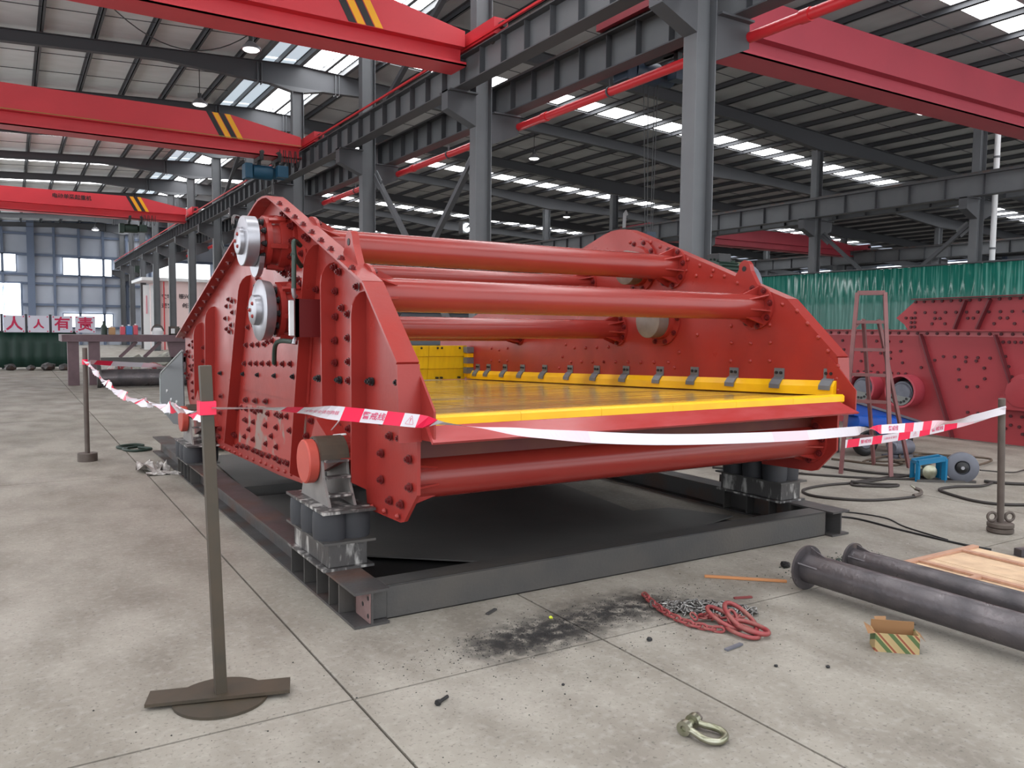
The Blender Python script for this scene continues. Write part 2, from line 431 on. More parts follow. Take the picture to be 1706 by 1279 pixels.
# far wall
W = struct('wall_back', MB().box(X0, X1, 70.75, 71.0, 0, 10.6), WALLM)
for i in range(11):
    xx = -3.6 + i*1.75
    struct('wall_rib', MB().box(xx-0.09, xx+0.09, 70.5, 70.75, 0, 10.3), WALLS, W)
for zz in (4.85, 5.55, 7.1, 8.7, 3.2, 1.4, 9.9):
    struct('wall_rail', MB().box(X0, X1, 70.56, 70.75, zz-0.09, zz+0.09), WALLS, W)
struct('wall_post', MB().box(-0.2, 0.3, 70.3, 70.75, 0, 10.3), WALLS, W)
def window(n, x0, x1, z0, z1, y=70.55, bars=2):
    wo = link(bpy.data.objects.new('window_%d' % n, None)); wo['kind'] = 'structure'
    for i in range(bars):
        a = x0 + (x1-x0)*i/bars; b_ = x0 + (x1-x0)*(i+1)/bars
        struct('pane', MB().box(a+0.02, b_-0.02, y-0.02, y, z0, z1), WIN, wo)
    mb = MB(); mb.box(x0-0.06, x1+0.06, y-0.05, y, z0-0.08, z0); mb.box(x0-0.06, x1+0.06, y-0.05, y, z1, z1+0.08)
    mb.box(x0-0.06, x0+0.02, y-0.05, y, z0, z1); mb.box(x1-0.02, x1+0.06, y-0.05, y, z0, z1)
    struct('window_frame', mb, WALLS, wo)
window(1, 2.25, 5.75, 5.62, 6.95); window(2, -5.2, -0.95, 5.75, 7.05)
window(3, 2.2, 5.75, 1.45, 2.5, bars=3); window(4, 9.0, 13.5, 5.65, 6.95, bars=3)
dr = link(bpy.data.objects.new('door_1', None)); dr['kind'] = 'structure'
struct('door_leaf', MB().box(-4.6, -0.7, 70.5, 70.54, 0.02, 4.8), WIN, dr)
struct('door_frame', MB().box(-0.7, -0.55, 70.45, 70.6, 0, 4.95), WALLS, dr)
WR = struct('wall_right', MB().box(60.5, 60.8, YA, YB, 0, 10.2), WALLM)
for i in range(14):
    struct('wall_rib', MB().box(60.3, 60.5, YA+i*6, YA+i*6+0.25, 0, 7.6), WALLS, WR)
window_n = 5
for i, (ya, yb) in enumerate(((29.6, 33.0), (35.2, 38.4), (43.0, 47.5), (20.5, 25.0))):
    wo = link(bpy.data.objects.new('window_%d' % (window_n+i), None)); wo['kind'] = 'structure'
    struct('pane', MB().box(60.4, 60.44, ya, yb, 6.2, 7.1), WIN, wo)
    mb = MB(); mb.box(60.36, 60.44, ya-0.1, yb+0.1, 6.1, 6.2); mb.box(60.36, 60.44, ya-0.1, yb+0.1, 7.1, 7.2)
    struct('window_frame', mb, WALLS, wo)

# columns
ORD = ['first', 'second', 'third', 'fourth', 'fifth', 'sixth', 'seventh', 'eighth', 'ninth', 'tenth', 'eleventh', 'twelfth']
def column(cx, cy, ztop, label, group, corb=(), dep=0.36, wid=0.25):
    t = T('steel_column', label, 'column', (cx, cy, 0), group)
    mb = MB(); h = dep/2
    mb.box(cx-h, cx-h+0.016, cy-wid/2, cy+wid/2, 0.03, ztop); mb.box(cx+h-0.016, cx+h, cy-wid/2, cy+wid/2, 0.03, ztop)
    mb.box(cx-h+0.016, cx+h-0.016, cy-0.006, cy+0.006, 0.03, ztop)
    t.part('shaft', mb, STEEL)
    t.part('base_plate', MB().box(cx-0.28, cx+0.28, cy-0.22, cy+0.22, 0, 0.03), STEEL)
    for sx, zt in corb:
        mb = MB(); a = cx + sx*h; e = cx + sx*(h+0.62)
        mb.prism([(a, zt-0.62), (e, zt-0.36), (e, zt), (a, zt)], 'y', cy-0.13, cy+0.13)
        mb.box(min(a, e), max(a, e), cy-0.22, cy+0.22, zt-0.03, zt)
        t.part('corbel', mb, STEELD)
    return t
GR1 = 'columns of the runway row behind the screen'
for k in range(12):
    y = 4.34 + 6*k
    column(RX, y, 9.05, '%s grey H-section column of the middle row, counted from behind the screen' % ORD[k], GR1, ((-1, 6.12), (1, 5.82)))
for k in range(6):
    y = 4.34 + 6*k
    column(RX2, y, 8.3, '%s grey H-section column along the bright green curtain, counted from the camera' % ORD[k], 'columns along the green curtain', ((-1, 5.75), (1, 5.75)))
for k in range(2, 8):
    y = 4.34 + 6*k
    column(RX3, y, 7.4, '%s grey column in the farthest row beyond the green curtain' % ORD[k-2], 'columns beyond the green curtain', ((-1, 5.7), (1, 5.7)))

# runway girders
def girder(cx, y0, y1, zb, zt, label, step=0.75, wid=0.3, rail=True, side=-1):
    t = T('runway_girder', label, 'crane girder', (cx, y0, zb))
    t.part('web', MB().box(cx-0.008, cx+0.008, y0, y1, zb+0.02, zt-0.02), STEEL)
    t.part('bottom_flange', MB().box(cx-wid/2, cx+wid/2, y0, y1, zb, zb+0.02), STEELD)
    t.part('top_flange', MB().box(cx-wid/2, cx+wid/2, y0, y1, zt-0.02, zt), STEELD)
    if rail: t.part('rail', MB().box(cx-0.035, cx+0.035, y0, y1, zt, zt+0.09), FIRE if False else FRAME)
    sm = MB().box(-wid/2+0.03, wid/2-0.03, -0.006, 0.006, 0, zt-zb-0.04).mesh('stiffener', STEELD)
    y = y0 + 0.2
    while y < y1:
        t.inst('stiffener', sm, (cx, y, zb+0.02)); y += step
    return t
girder(5.98, -6, 69.5, 6.12, 6.66, 'long grey crane runway girder with close stiffeners over the screen')
girder(7.1, -6, 69.5, 5.82, 6.42, 'parallel lower grey runway girder on the far side of the middle columns')
girder(23.7, -6, 60, 5.75, 6.4, 'grey runway girder carried by the columns along the green curtain', 1.2)
girder(24.9, -6, 60, 5.75, 6.4, 'second grey runway girder on the far side of the green-curtain columns', 1.2)
girder(41.7, 0, 60, 5.7, 6.35, 'distant grey runway girder seen just above the green curtain', 1.5)
# conductor bars along the rail
one('conductor_bar', 'thin reddish conductor line running along the top of the stiffened girder', 'rail', MB().box(5.80, 5.84, -6, 69, 6.74, 6.78), FIRE)
# fire pipe with hangers
t = T('fire_pipe', 'long red pipe hung under the runway girders behind the middle columns', 'pipe', (7.35, -6, 5.6))
t.part('pipe_run', MB().cyl((7.35, -6, 5.62), (7.35, 69, 5.62), 0.075, n=14), FIRE, smooth=True)
for k in range(12):
    y = 1.3 + 6*k
    t.part('hanger', MB().box(7.33, 7.37, y-0.01, y+0.01, 5.66, 5.83).ring((7.35, y-0.02, 5.62), (0, 1, 0), 0.078, 0.092, 0.04, 14), STEELD)
    t.part('coupling', MB().cyl((7.35, y+1.9, 5.62), (7.35, y+2.05, 5.62), 0.09, n=14), FIRE, smooth=True)
# bracing between columns
def brace(p0, p1, label, group, r=0.07):
    t = T('cross_brace', label, 'brace', p0, group)
    p0 = Vector(p0); p1 = Vector(p1)
    t.part('brace_bar', MB().obox(p0, p1, 0.11, 0.11), STEELD)
    t.part('gusset_plate', MB().obox(p0, p0.lerp(p1, 0.06), 0.02, 0.3), STEEL)
    t.part('gusset_plate', MB().obox(p1.lerp(p0, 0.06), p1, 0.02, 0.3), STEEL)
BG = 'diagonal braces between columns'
brace((RX, 10.55, 5.05), (RX, 16.1, 0.5), 'dark diagonal brace falling away from the second middle-row column', BG)
brace((RX+0.13, 16.1, 5.5), (RX+0.13, 10.6, 0.5), 'grey diagonal brace falling from the third middle-row column toward the second', BG)
brace((RX2, 10.55, 5.0), (RX2, 16.1, 0.6), 'thin diagonal brace beside the column with the white downpipe', BG)
brace((RX2+0.13, 16.1, 5.2), (RX2+0.13, 10.6, 0.6), 'diagonal brace falling off the third column at the green curtain', BG)
brace((RX, 28.5, 5.0), (RX, 34.1, 0.5), 'distant diagonal brace in the middle row behind the screen shoulder', BG)
brace((RX+0.13, 34.1, 5.3), (RX+0.13, 28.6, 0.5), 'distant diagonal brace crossing its twin behind the screen shoulder', BG)
brace((RX, 29.0, 9.0), (RX, 33.4, 6.9), 'upper diagonal strut above the girder beside the far crane', BG)
brace((RX, 11.0, 9.0), (RX, 15.6, 6.9), 'upper diagonal strut above the girder beside the top crane end', BG)
# downpipe
t = T('downpipe', 'white plastic downpipe standing against the second green-curtain column', 'pipe', (24.64, 9.99, 0))
t.part('pipe_run', MB().cyl((24.64, 9.99, 0), (24.64, 9.99, 8.2), 0.085, n=12), WHITE, smooth=True)
for z in (1.5, 4.2, 7.0): t.part('pipe_clamp', MB().ring((24.64, 9.99, z), (0, 0, 1), 0.085, 0.1, 0.06, 12), STEEL)
t = T('downpipe', 'short white downpipe bent beside a distant column left of the far girder', 'pipe', (RX2+0.35, 28.1, 0))
t.part('pipe_run', MB().tube(spline([(RX2+0.35, 27.95, 0), (RX2+0.35, 27.95, 6.8), (RX2+0.5, 27.95, 7.3)], 4), 0.09, 10), WHITE, smooth=True)

# ------------------------------------------------------------------ cranes
YELS = mat('stripe_yellow', srgb(240, 170, 20), 0.5)
def crane(y, xa, xb, zf, label, mt, stripes=True, tap=2.2, end_right=True, end_left=False, text=None, fest=False):
    """single-girder crane: box body over a narrow I web and a bottom running flange"""
    t = T('overhead_crane', label, 'crane', (xa, y, zf))
    zb, zt = zf+0.36, zf+1.0
    xe = xb-0.25
    t.part('running_flange', MB().box(xa, xe, y-0.30, y+0.30, zf, zf+0.03).box(xa, xe, y-0.30, y-0.285, zf, zf+0.07), mt)
    t.part('lower_web', MB().box(xa, xe, y-0.06, y+0.06, zf+0.03, zb), mt)
    pts = [(xa, zb), (xe, zb), (xe, zb+0.28), (xb-tap, zt), (xa, zt)]
    if end_left: pts = [(xa, zb), (xe, zb), (xe, zb+0.28), (xb-tap, zt), (xa+tap, zt), (xa, zb+0.28)]
    bd = t.part('box_body', MB().prism(pts, 'y', y-0.24, y+0.24), mt)
    for xq in ([xb] if not end_left else [xa, xb]):
        tr = t.part('end_truck', MB().box(xq-0.14, xq+0.14, y-1.1, y+1.1, zb+0.02, zb+0.3), mt)
        for sy in (-0.85, 0.85):
            t.part('truck_wheel', MB().cyl((xq-0.05, y+sy, zb+0.02), (xq+0.05, y+sy, zb+0.02), 0.1, n=14), FRAME, tr)
        t.part('buffer', MB().cyl((xq, y-1.1, zb+0.17), (xq, y-1.22, zb+0.17), 0.06, n=10), BLACK, tr)
    if stripes:
        for i in range(4):
            x0 = xb-tap-0.62 + i*0.16
            t.part('hazard_stripe', MB().prism([(x0+0.35, zb+0.01), (x0+0.49, zb+0.01), (x0+0.14, zt-0.002), (x0, zt-0.002)], 'y', y-0.246, y-0.239), BLACK if i % 2 == 0 else YELS)
    # festoon cable under the body
    if fest: t.part('festoon_cable', MB().tube([(xa, y-0.3, zb+0.02), (xe, y-0.3, zb+0.02)], 0.010, 5), mat('festoon_wire', srgb(170, 140, 70), 0.6))
    if text:
        s_, tx, tz, ts = text
        me = text_mesh(s_, ts, 0.004)
        me.materials.append(BLACK)
        t.inst('lettering', me, (tx, y-0.25, tz), (PI/2, 0, 0))
    return t
crane(9.75, -11.4, 5.98, 6.33, 'red single-girder overhead crane at the top of the picture with black and yellow stripes', CRANE)
crane(19.6, -11.4, 5.98, 6.33, 'red overhead crane in the middle of the three, above the screen with striped end', CRANE, fest=True)
crane(37.4, -11.4, 5.98, 6.45, 'faded red overhead crane farthest away near the back wall with dark lettering', CRANE, text=('电动单梁起重机', 1.0, 7.2, 0.22))
crane(6.1, 7.1, 23.7, 6.13, 'large wine-red overhead crane crossing the bay over the second screen', CRANE2, stripes=False, end_left=True)
crane(27.3, 24.9, 41.7, 6.1, 'small distant pinkish overhead crane beyond the first column', CRANE2, stripes=False, end_left=True, tap=3.0)
def hoist(x, y, zf, label, mt, ropes=5.0, dy=0.0, dz=0.0):
    t = T('electric_hoist', label, 'hoist', (x, y, zf))
    if dy:
        for dx in (-0.3, 0.2): t.part('side_arm', MB().box(x+dx-0.04, x+dx+0.04, y, y+dy, zf-0.12, zf-0.04), BLACK)
    y0_ = y; y = y + dy; z = zf-0.42+dz
    t.part('drum', MB().lathe((x-0.5, y, z), (1, 0, 0), [(0, 0.12), (0.02, 0.2), (0.55, 0.2), (0.57, 0.16), (0.9, 0.16), (0.95, 0.1)], 18), mt, smooth=True)
    t.part('gear_case', MB().box(x-0.72, x-0.5, y-0.2, y+0.2, z-0.22, z+0.2), mt, bevel=0.03)
    t.part('control_box', MB().box(x+0.1, x+0.4, y-0.48, y-0.26, z-0.16, z+0.16), mt, bevel=0.01)
    mb = MB(); y, yd_ = y0_, y
    for dx in (-0.3, 0.2): mb.box(x+dx-0.05, x+dx+0.05, y-0.34, y+0.34, zf-0.12, zf-0.02).box(x+dx-0.05, x+dx+0.05, y-0.05, y+0.05, zf-0.26, zf-0.1).box(x+dx-0.05, x+dx+0.05, y-0.345, y-0.31, zf-0.1, zf+0.1).box(x+dx-0.05, x+dx+0.05, y+0.31, y+0.345, zf-0.1, zf+0.1)
    t.part('trolley', mb, BLACK)
    for sx in (-0.28, 0.18):
        for sy in (-1, 1): t.part('trolley_wheel', MB().cyl((x+sx, y+sy*0.31, zf+0.09), (x+sx, y+sy*0.2, zf+0.09), 0.06, n=10), FRAME)
    y = yd_
    for dx in (-0.2, -0.1, 0.05, 0.12): t.part('hoist_rope', MB().cyl((x+dx, y, z-0.1), (x+dx*0.5, y, z-ropes+0.3), 0.008, n=5), BLACK)
    hk = t.part('hook_block', MB().box(x-0.1, x+0.1, y-0.06, y+0.06, z-ropes, z-ropes+0.32), mt)
    t.part('hook', MB().tube([(x+0.09*math.cos(a), y, z-ropes-0.09+0.09*math.sin(a)) for a in [PI/2 - i*0.45 for i in range(10)]], 0.022, 6), BLACK, hk)
    for i in range(4): t.part('cable_loop', MB().tube(sag((x+0.2+i*0.15, y-0.35, zf+0.2), (x+0.3+i*0.16, y-0.35, zf+0.2), 0.45), 0.014, 5), BLACK)
    return t
hoist(4.9, 19.6, 6.33, 'dark teal electric hoist hanging under the middle red crane', mat('dark_teal_paint', srgb(16, 70, 96), 0.5), 1.1)
hoist(3.6, 37.4, 6.45, 'small dark green hoist under the farthest faded crane', GHOSE, 2.0)
hoist(8.08, 6.1, 6.13, 'dark blue hoist with cable loops beside the first middle column', mat('dark_blue_paint', srgb(22, 40, 58), 0.5), 3.0, 0.95, 0.25)

# lamps
def pendant(x, y, z, label, lit=True, s_=1.0):
    t = T('pendant_lamp', label, 'lamp', (x, y, z), 'high bay lamps')
    zt = rz(x)-0.2
    t.part('cord', MB().cyl((x, y, z+0.3*s_), (x, y, zt), 0.012, n=5), BLACK)
    t.part('lamp_holder', MB().cyl((x, y, z+0.16*s_), (x, y, z+0.34*s_), 0.06*s_, n=10), BLACK)
    t.part('shade', MB().lathe((x, y, z), (0, 0, 1), [(0, 0.24*s_), (0.06*s_, 0.22*s_), (0.18*s_, 0.08*s_), (0.2*s_, 0.05*s_)], 18), CHROME, smooth=True)
    t.part('bulb', MB().lathe((x, y, z-0.03*s_), (0, 0, 1), [(-0.03, 0.02), (0, 0.16*s_), (0.03, 0.2*s_)], 14), LAMPE, smooth=True)
pendant(3.75, 16.9, 8.35, 'round glass pendant lamp near the ridge light above the middle crane')
pendant(3.7, 23.0, 8.4, 'pendant lamp just above the hazard stripes of the middle crane')
pendant(3.6, 58, 8.0, 'small white pendant lamp before the back wall')
pendant(16.2, 10.9, 8.3, 'bell pendant lamp just under the big wine-red crane')
pendant(22.5, 11.1, 8.3, 'bell pendant lamp farther along below the wine-red crane')
pendant(16.3, 23.4, 8.3, 'bell pendant lamp between the first two middle columns')
pendant(26.5, 35.5, 8.2, 'small bell pendant lamp low behind the second middle column')
t = T('floodlight', 'glaring white floodlight beside the second middle column above the tubes', 'lamp', (7.3, 12.3, 3.83))
t.part('housing', MB().box(7.2, 7.42, 12.3, 12.5, 3.7, 3.96), BLACK)
t.part('lens', MB().cyl((7.3, 12.28, 3.83), (7.3, 12.3, 3.83), 0.09, n=18), FLOODE)
t.part('mount_arm', MB().obox((7.3, 12.4, 3.8), (6.6, 10.5, 3.8), 0.04, 0.04), STEELD)
# loose lighting cable strung under the roof
for i, (a, b_, d) in enumerate((((0.1, 16.9, 9.3), (3.7, 16.9, 8.7), 0.9), ((-3.0, 17.0, 9.2), (0.1, 16.9, 9.3), 0.6), ((-3, 30, 8.9), (1.5, 30, 9.1), 0.7))):
    one('lighting_cable', ['slack dark lighting cable dipping toward the ridge lamp', 'slack cable rising to the top edge beside the first roof knot', 'slack cable sagging under the roof behind the middle crane'][i], 'cable',
        MB().tube(sag(a, b_, d, 16), 0.014, 5), BLACK)

# ------------------------------------------------------------------ back office, curtains, signs
t = T('site_office', 'pale pink panelled office cabin with dark slogan lettering beyond the far columns', 'cabin', (8.0, 55, 0))
t.part('cabin_wall', MB().box(7.12, 15.5, 55, 60, 0, 4.6), PINKW)
t.part('roof_edge', MB().box(6.0, 15.6, 54.7, 60.2, 4.6, 4.8), WHITE)
t.part('corner_post', MB().box(7.0, 7.12, 54.9, 55.05, 0, 4.6), WALLS)
for xa in (6.12, 6.58): t.part('door_panel', MB().box(xa, xa+0.4, 55.2, 55.26, 0, 4.3), WHITE)
t.part('door_sign', MB().box(6.28, 6.36, 55.15, 55.19, 2.4, 3.6), mat('pink_strip', srgb(222, 150, 160), 0.5))
SLOG = mat('slogan_ink', srgb(58, 48, 54), 0.6)
for s_, tx, tz in (('实学', 7.55, 3.54), ('振兴少', 8.8, 3.58), ('迎来', 7.55, 2.94), ('创造', 8.85, 2.97)):
    me = text_mesh(s_, 0.34, 0.008); me.materials.append(SLOG)
    t.inst('lettering', me, (tx, 54.97, tz), (PI/2, 0, 0))
t.part('red_riser', MB().cyl((7.35, 54.8, 0), (7.35, 54.8, 4.55), 0.04, n=8), FIRE)
def curtain(name, label, p0, p1, z0, z1, mt, amp=0.05, step=0.12, rails=True):
    p0 = Vector((p0[0], p0[1], 0)); p1 = Vector((p1[0], p1[1], 0)); L_ = (p1-p0).length; d = (p1-p0)/L_; nr = Vector((-d.y, d.x, 0))
    t = T(name, label, 'curtain', (p0.x, p0.y, z0)); n = int(L_/step); cols = []
    rnd = random.Random(3)
    mb = MB(); zs = [z0, z0+(z1-z0)*0.33, z0+(z1-z0)*0.66, z1]; ph = 0
    offs = []
    for i in range(n+1):
        ph += rnd.uniform(0.9, 2.2); offs.append((math.sin(ph)*amp, math.sin(ph*0.9+0.5)*amp))
    vs = []
    for i in range(n+1):
        for k, z in enumerate(zs):
            a = offs[i][0]*(1-k/3*0.6) + offs[i][1]*(k/3)*0.5
            vs.append(p0 + d*(L_*i/n) + nr*a + Vector((0, 0, z)))
    fs = [(i*4+k, (i+1)*4+k, (i+1)*4+k+1, i*4+k+1) for i in range(n) for k in range(3)]
    mb.add(vs, fs)
    o = t.part('sheet', mb, mt, smooth=False); sm = o.modifiers.new('thick', 'SOLIDIFY'); sm.thickness = 0.004
    for p in o.data.polygons: p.use_smooth = True
    if rails: t.part('curtain_rail', MB().cyl(p0+Vector((0, 0, z1+0.03)), p1+Vector((0, 0, z1+0.03)), 0.03, n=8), STEELD)
    return t
curtain('pvc_curtain', 'long glossy green curtain wall stretching behind the second red machine', (24.02, 4.0), (24.02, 30.0), 0.05, 3.75, GREEN, 0.035, 0.075)
t = curtain('welding_curtain', 'dark green welding curtain under the four slogan signs', (-2.4, 30.0), (0.6, 30.0), 0.05, 1.3, GREEND, 0.05, 0.1)
for xx in (-1.72, -0.98, -0.22): t.part('curtain_post', MB().box(xx-0.04, xx+0.04, 30.02, 30.1, 0, 1.95), STEELD)
SIGNINK = mat('sign_crimson', srgb(206, 34, 84), 0.5); SIGNW = mat('sign_white', srgb(222, 222, 236), 0.5)
nm = ['white sign with the big crimson person character, at the outer end of four signs', 'white sign with a smaller crimson person character, second of the four', 'white sign with the crimson character for have, third of the four', 'white sign with the crimson character for duty, at the end toward the bench']
for i, ch in enumerate('人人有责'):
    cx = -1.34 + i*0.745
    t = T('slogan_sign', nm[i], 'sign', (cx, 29.95, 1.3), 'slogan signs over the welding curtain')
    t.part('board', MB().box(cx-0.33, cx+0.33, 29.93, 29.97, 1.3, 1.9), SIGNW)
    me = text_mesh(ch, 0.34 if i == 1 else 0.52, 0.012); me.materials.append(SIGNINK)
    t.inst('character', me, (cx, 29.92, 1.58), (PI/2, 0, 0))
    for sx in (-1, 1):
        for z in (1.34, 1.86): t.part('corner_screw', MB().cyl((cx+sx*0.28, 29.92, z), (cx+sx*0.28, 29.93, z), 0.025, n=8), SIGNINK)

# ------------------------------------------------------------------ base frame of the screen
t = T('base_frame', 'dark steel H-beam base frame lying on the floor under the red screen', 'frame', (0, 0, 0))
def hbeam(mb, x0, x1, y0, y1, z0=0.0, h=0.19):
    c = (x0+x1)/2
    mb.box(x0, x1, y0, y1, z0, z0+0.014); mb.box(x0, x1, y0, y1, z0+h-0.014, z0+h); mb.box(c-0.006, c+0.006, y0, y1, z0+0.014, z0+h-0.014)
    return mb
for nm_, x0 in (('side_beam', 0.0), ('side_beam', 3.82)):
    b_ = t.part(nm_, hbeam(MB(), x0, x0+0.195, 0.0, 6.95), FRAME)
    inner = 1 if x0 == 0 else -1; xo = x0 if x0 == 0 else x0+0.195
    for yq in (0.24, 0.40, 0.61, 0.85, 1.11, 4.48, 4.66, 4.84, 5.02, 5.2):
        for sg in (0, 1):
            xa = x0 + 0.004 + sg*0.1
            t.part('web_stiffener', MB().box(xa, xa+0.088, yq, yq+0.012, 0.014, 0.176), FRAMEB, b_)
    if x0 == 0:
        ep = t.part('web_doubler', MB().box(0.084, 0.0912, 0.004, 0.2, 0.016, 0.174), mat('pinkish_primer_steel', srgb(128, 102, 100), 0.55, 0, srgb(104, 80, 76), 12, 0.7), b_)
        for hy, hz in ((0.025, 0.145), (0.10, 0.095), (0.025, 0.05)):
            t.part('bolt_hole', MB().cyl((0.0838, hy, hz), (0.083, hy, hz), 0.013, n=10), BLACK, b_)
mb = MB(); mb.box(0.2, 3.815, 0.06, 0.074, 0.0, 0.186); mb.box(0.2, 3.815, 0.06, 0.22, 0.172, 0.186); mb.box(0.2, 3.815, 0.06, 0.22, 0.0, 0.014)
mb.box(0.107, 0.2, 0.05, 0.064, 0.0145, 0.176)
t.part('front_channel', mb, FRAMEB, bevel=0.006)
mb = MB(); mb.box(0.2, 3.815, 6.7, 6.714, 0.0, 0.186); mb.box(0.2, 3.815, 6.56, 6.714, 0.172, 0.186)
t.part('rear_channel', mb, FRAMEB)
t.part('middle_channel', MB().box(0.2, 3.815, 3.5, 3.65, 0.0, 0.12), FRAMEB)
# dark sheets lying inside the frame
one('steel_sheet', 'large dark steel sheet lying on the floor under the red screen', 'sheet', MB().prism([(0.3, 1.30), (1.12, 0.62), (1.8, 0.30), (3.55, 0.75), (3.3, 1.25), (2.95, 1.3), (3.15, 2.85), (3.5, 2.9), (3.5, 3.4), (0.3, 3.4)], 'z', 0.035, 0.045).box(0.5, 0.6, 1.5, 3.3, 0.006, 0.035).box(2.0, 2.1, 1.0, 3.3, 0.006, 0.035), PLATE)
one('shade_sheet', 'black sheet standing in for the shade under the raised steel sheet inside the frame', 'shade sheet', MB().prism([(0.21, 0.24), (3.55, 0.24), (3.55, 0.75), (3.3, 1.22), (2.92, 1.27), (3.1, 2.8), (0.21, 3.45)], 'z', 0.0, 0.006), mat('shade_black', srgb(34, 33, 33), 0.6))  # deep shade under the raised sheet, painted as a black layer on the floor
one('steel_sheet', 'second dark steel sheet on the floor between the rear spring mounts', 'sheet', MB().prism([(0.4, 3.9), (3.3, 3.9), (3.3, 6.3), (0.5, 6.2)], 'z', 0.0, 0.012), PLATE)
one('flat_bar', 'dark flat bar leaning on the far frame beam near the looped hose', 'bar', MB().obox((4.03, 0.55, 0.14), (4.17, 1.5, 0.16), 0.012, 0.12), FRAMEB)

# ------------------------------------------------------------------ spring mounts
def spring_mount(cx, cy, z0, riser, label, capside):
    t = T('spring_mount', label, 'spring mount', (cx, cy, z0), 'spring mounts under the screen')
    hx, hy = 0.14, 0.345; z = z0
    if riser:
        t.part('foot_plate', MB().box(cx-hx-0.01, cx+hx+0.01, cy-hy, cy+hy, z, z+0.014), BRIGHT)
        mb = MB(); mb.box(cx-hx+0.025, cx+hx-0.025, cy-hy+0.02, cy+hy-0.02, z+0.014, z+0.15)
        t.part('riser_box', mb, BRIGHT, bevel=0.006); z += 0.15
    t.part('lower_plate', MB().box(cx-hx-0.015, cx+hx+0.015, cy-hy-0.01, cy+hy+0.01, z, z+0.014), FRAMEB)
    z += 0.014; sh = 0.16
    for i in range(3):
        for sx in (-0.07, 0.07):
            yy = cy + (i-1)*0.215
            t.part('rubber_spring', MB().lathe((cx+sx*0.99, yy, z), (0, 0, 1), [(0, 0.094), (sh*0.25, 0.0985), (sh*0.75, 0.0985), (sh, 0.094)], 24), SPRING, smooth=True)
    z += sh
    t.part('upper_plate', MB().box(cx-hx-0.015, cx+hx+0.015, cy-hy-0.01, cy+hy+0.01, z, z+0.016), BRIGHT)
    z += 0.016; zc = z + 0.235
    # two cheek plates with a cap tube between them
    poly = [(cy-0.24, z), (cy+0.27, z), (cy+0.20, zc-0.05)] + [(cy+0.02+0.13*math.cos(a), zc+0.13*math.sin(a)) for a in [0.2+i*0.25 for i in range(11)]] + [(cy-0.13, zc-0.08)]
    ckr = 1 if capside < 0 else -1
    for xx in (cx-0.075, cx+0.075): t.part('cheek_plate', MB().prism(poly, 'x', xx-0.008, xx+0.008), GREYP)
    for zz in (z+0.06, z+0.16, z+0.25): t.part('cross_plate', MB().obox((cx-0.068, cy-0.215+(zz-z)*0.35, zz), (cx+0.068, cy-0.215+(zz-z)*0.35, zz), 0.06, 0.012), BRIGHT)
    mb = MB(); n = 14
    vs = []
    for i in range(n+1):
        a = 0.1 + i/n*2.9
        for xx in (cx-0.085, cx+0.085): vs += [(xx, cy+0.02+0.145*math.cos(a), zc+0.145*math.sin(a)), (xx, cy+0.02+0.132*math.cos(a), zc+0.132*math.sin(a))]
    fs = []
    for i in range(n):
        b_ = i*4; e = b_+4
        fs += [(b_, e, e+2, b_+2), (b_+1, b_+3, e+3, e+1), (b_, b_+1, e+1, e), (b_+2, e+2, e+3, b_+3)]
    fs += [(0, 2, 3, 1), (n*4, n*4+1, n*4+3, n*4+2)]
    t.part('saddle_band', mb.add(vs, fs), OLIVE)
    xs_ = cx + capside*0.085
    t.part('cap_disc', MB().lathe((xs_, cy+0.02, zc), (capside, 0, 0), [(0, 0.122), (0.01, 0.13), (0.058, 0.13), (0.066, 0.122)], 32), DISCRED, smooth=True)
    t.part('pivot_tube', MB().cyl((cx-capside*0.08, cy+0.02, zc), (cx-capside*0.24, cy+0.02, zc), 0.1, n=20), RED, smooth=True)
spring_mount(0.13, 0.765, 0.19, True, 'spring mount with scuffed riser box at the front corner, clearest of the four', -1)
spring_mount(0.13, 4.85, 0.19, False, 'rear spring mount half hidden behind the tall olive post', -1)
spring_mount(3.87, 0.765, 0.19, True, 'shadowed spring mount at the far front corner above the looped hose', 1)
spring_mount(3.87, 4.85, 0.19, False, 'rear spring mount on the far beam hidden behind the screen', 1)

# ------------------------------------------------------------------ the vibrating screen
XL, XRr = 0.30, 3.70
t = T('vibrating_screen', 'large red vibrating screen with cross tubes and a yellow deck', 'machine', (2.0, 3.0, 0.19))
scr = t
PROF = [(0.58, 0.49), (0.60, 0.60), (0.78, 0.74), (1.25, 0.74), (1.50, 0.62), (1.62, 0.44), (2.0, 0.42), (2.42, 0.396), (4.55, 0.336), (4.66, 0.345), (5.0, 0.40), (6.10, 0.62), (6.22, 0.70), (6.39, 0.94), (6.37, 1.42),
        (2.80, 2.475), (2.70, 2.505), (2.58, 2.53), (2.46, 2.535), (2.34, 2.525), (2.22, 2.485), (0.39, 1.80), (-0.08, 1.37), (-0.11, 0.97), (-0.11, 0.69), (0.05, 0.52), (0.10, 0.505)]
FLP = PROF[14:24]
def bolt_mesh(r, h, mt, washer=1.45):
    mb = MB(); mb.cyl((0, 0, 0), (0, 0, h*0.25), r*washer, n=10); mb.cyl((0, 0, h*0.25), (0, 0, h), r, n=6)
    mb.cyl((0, 0, h), (0, 0, h*1.35), r*0.5, n=6)
    return mb.mesh('bolt', mt)
B1 = bolt_mesh(0.018, 0.021, REDB); B2 = bolt_mesh(0.017, 0.024, BLACK); B3 = MB().lathe((0, 0, 0), (0, 0, 1), [(0, 0.017), (0.008, 0.016), (0.014, 0.01), (0.016, 0.002)], 10).mesh('rivet', RED, True)
B4 = bolt_mesh(0.021, 0.03, REDB)
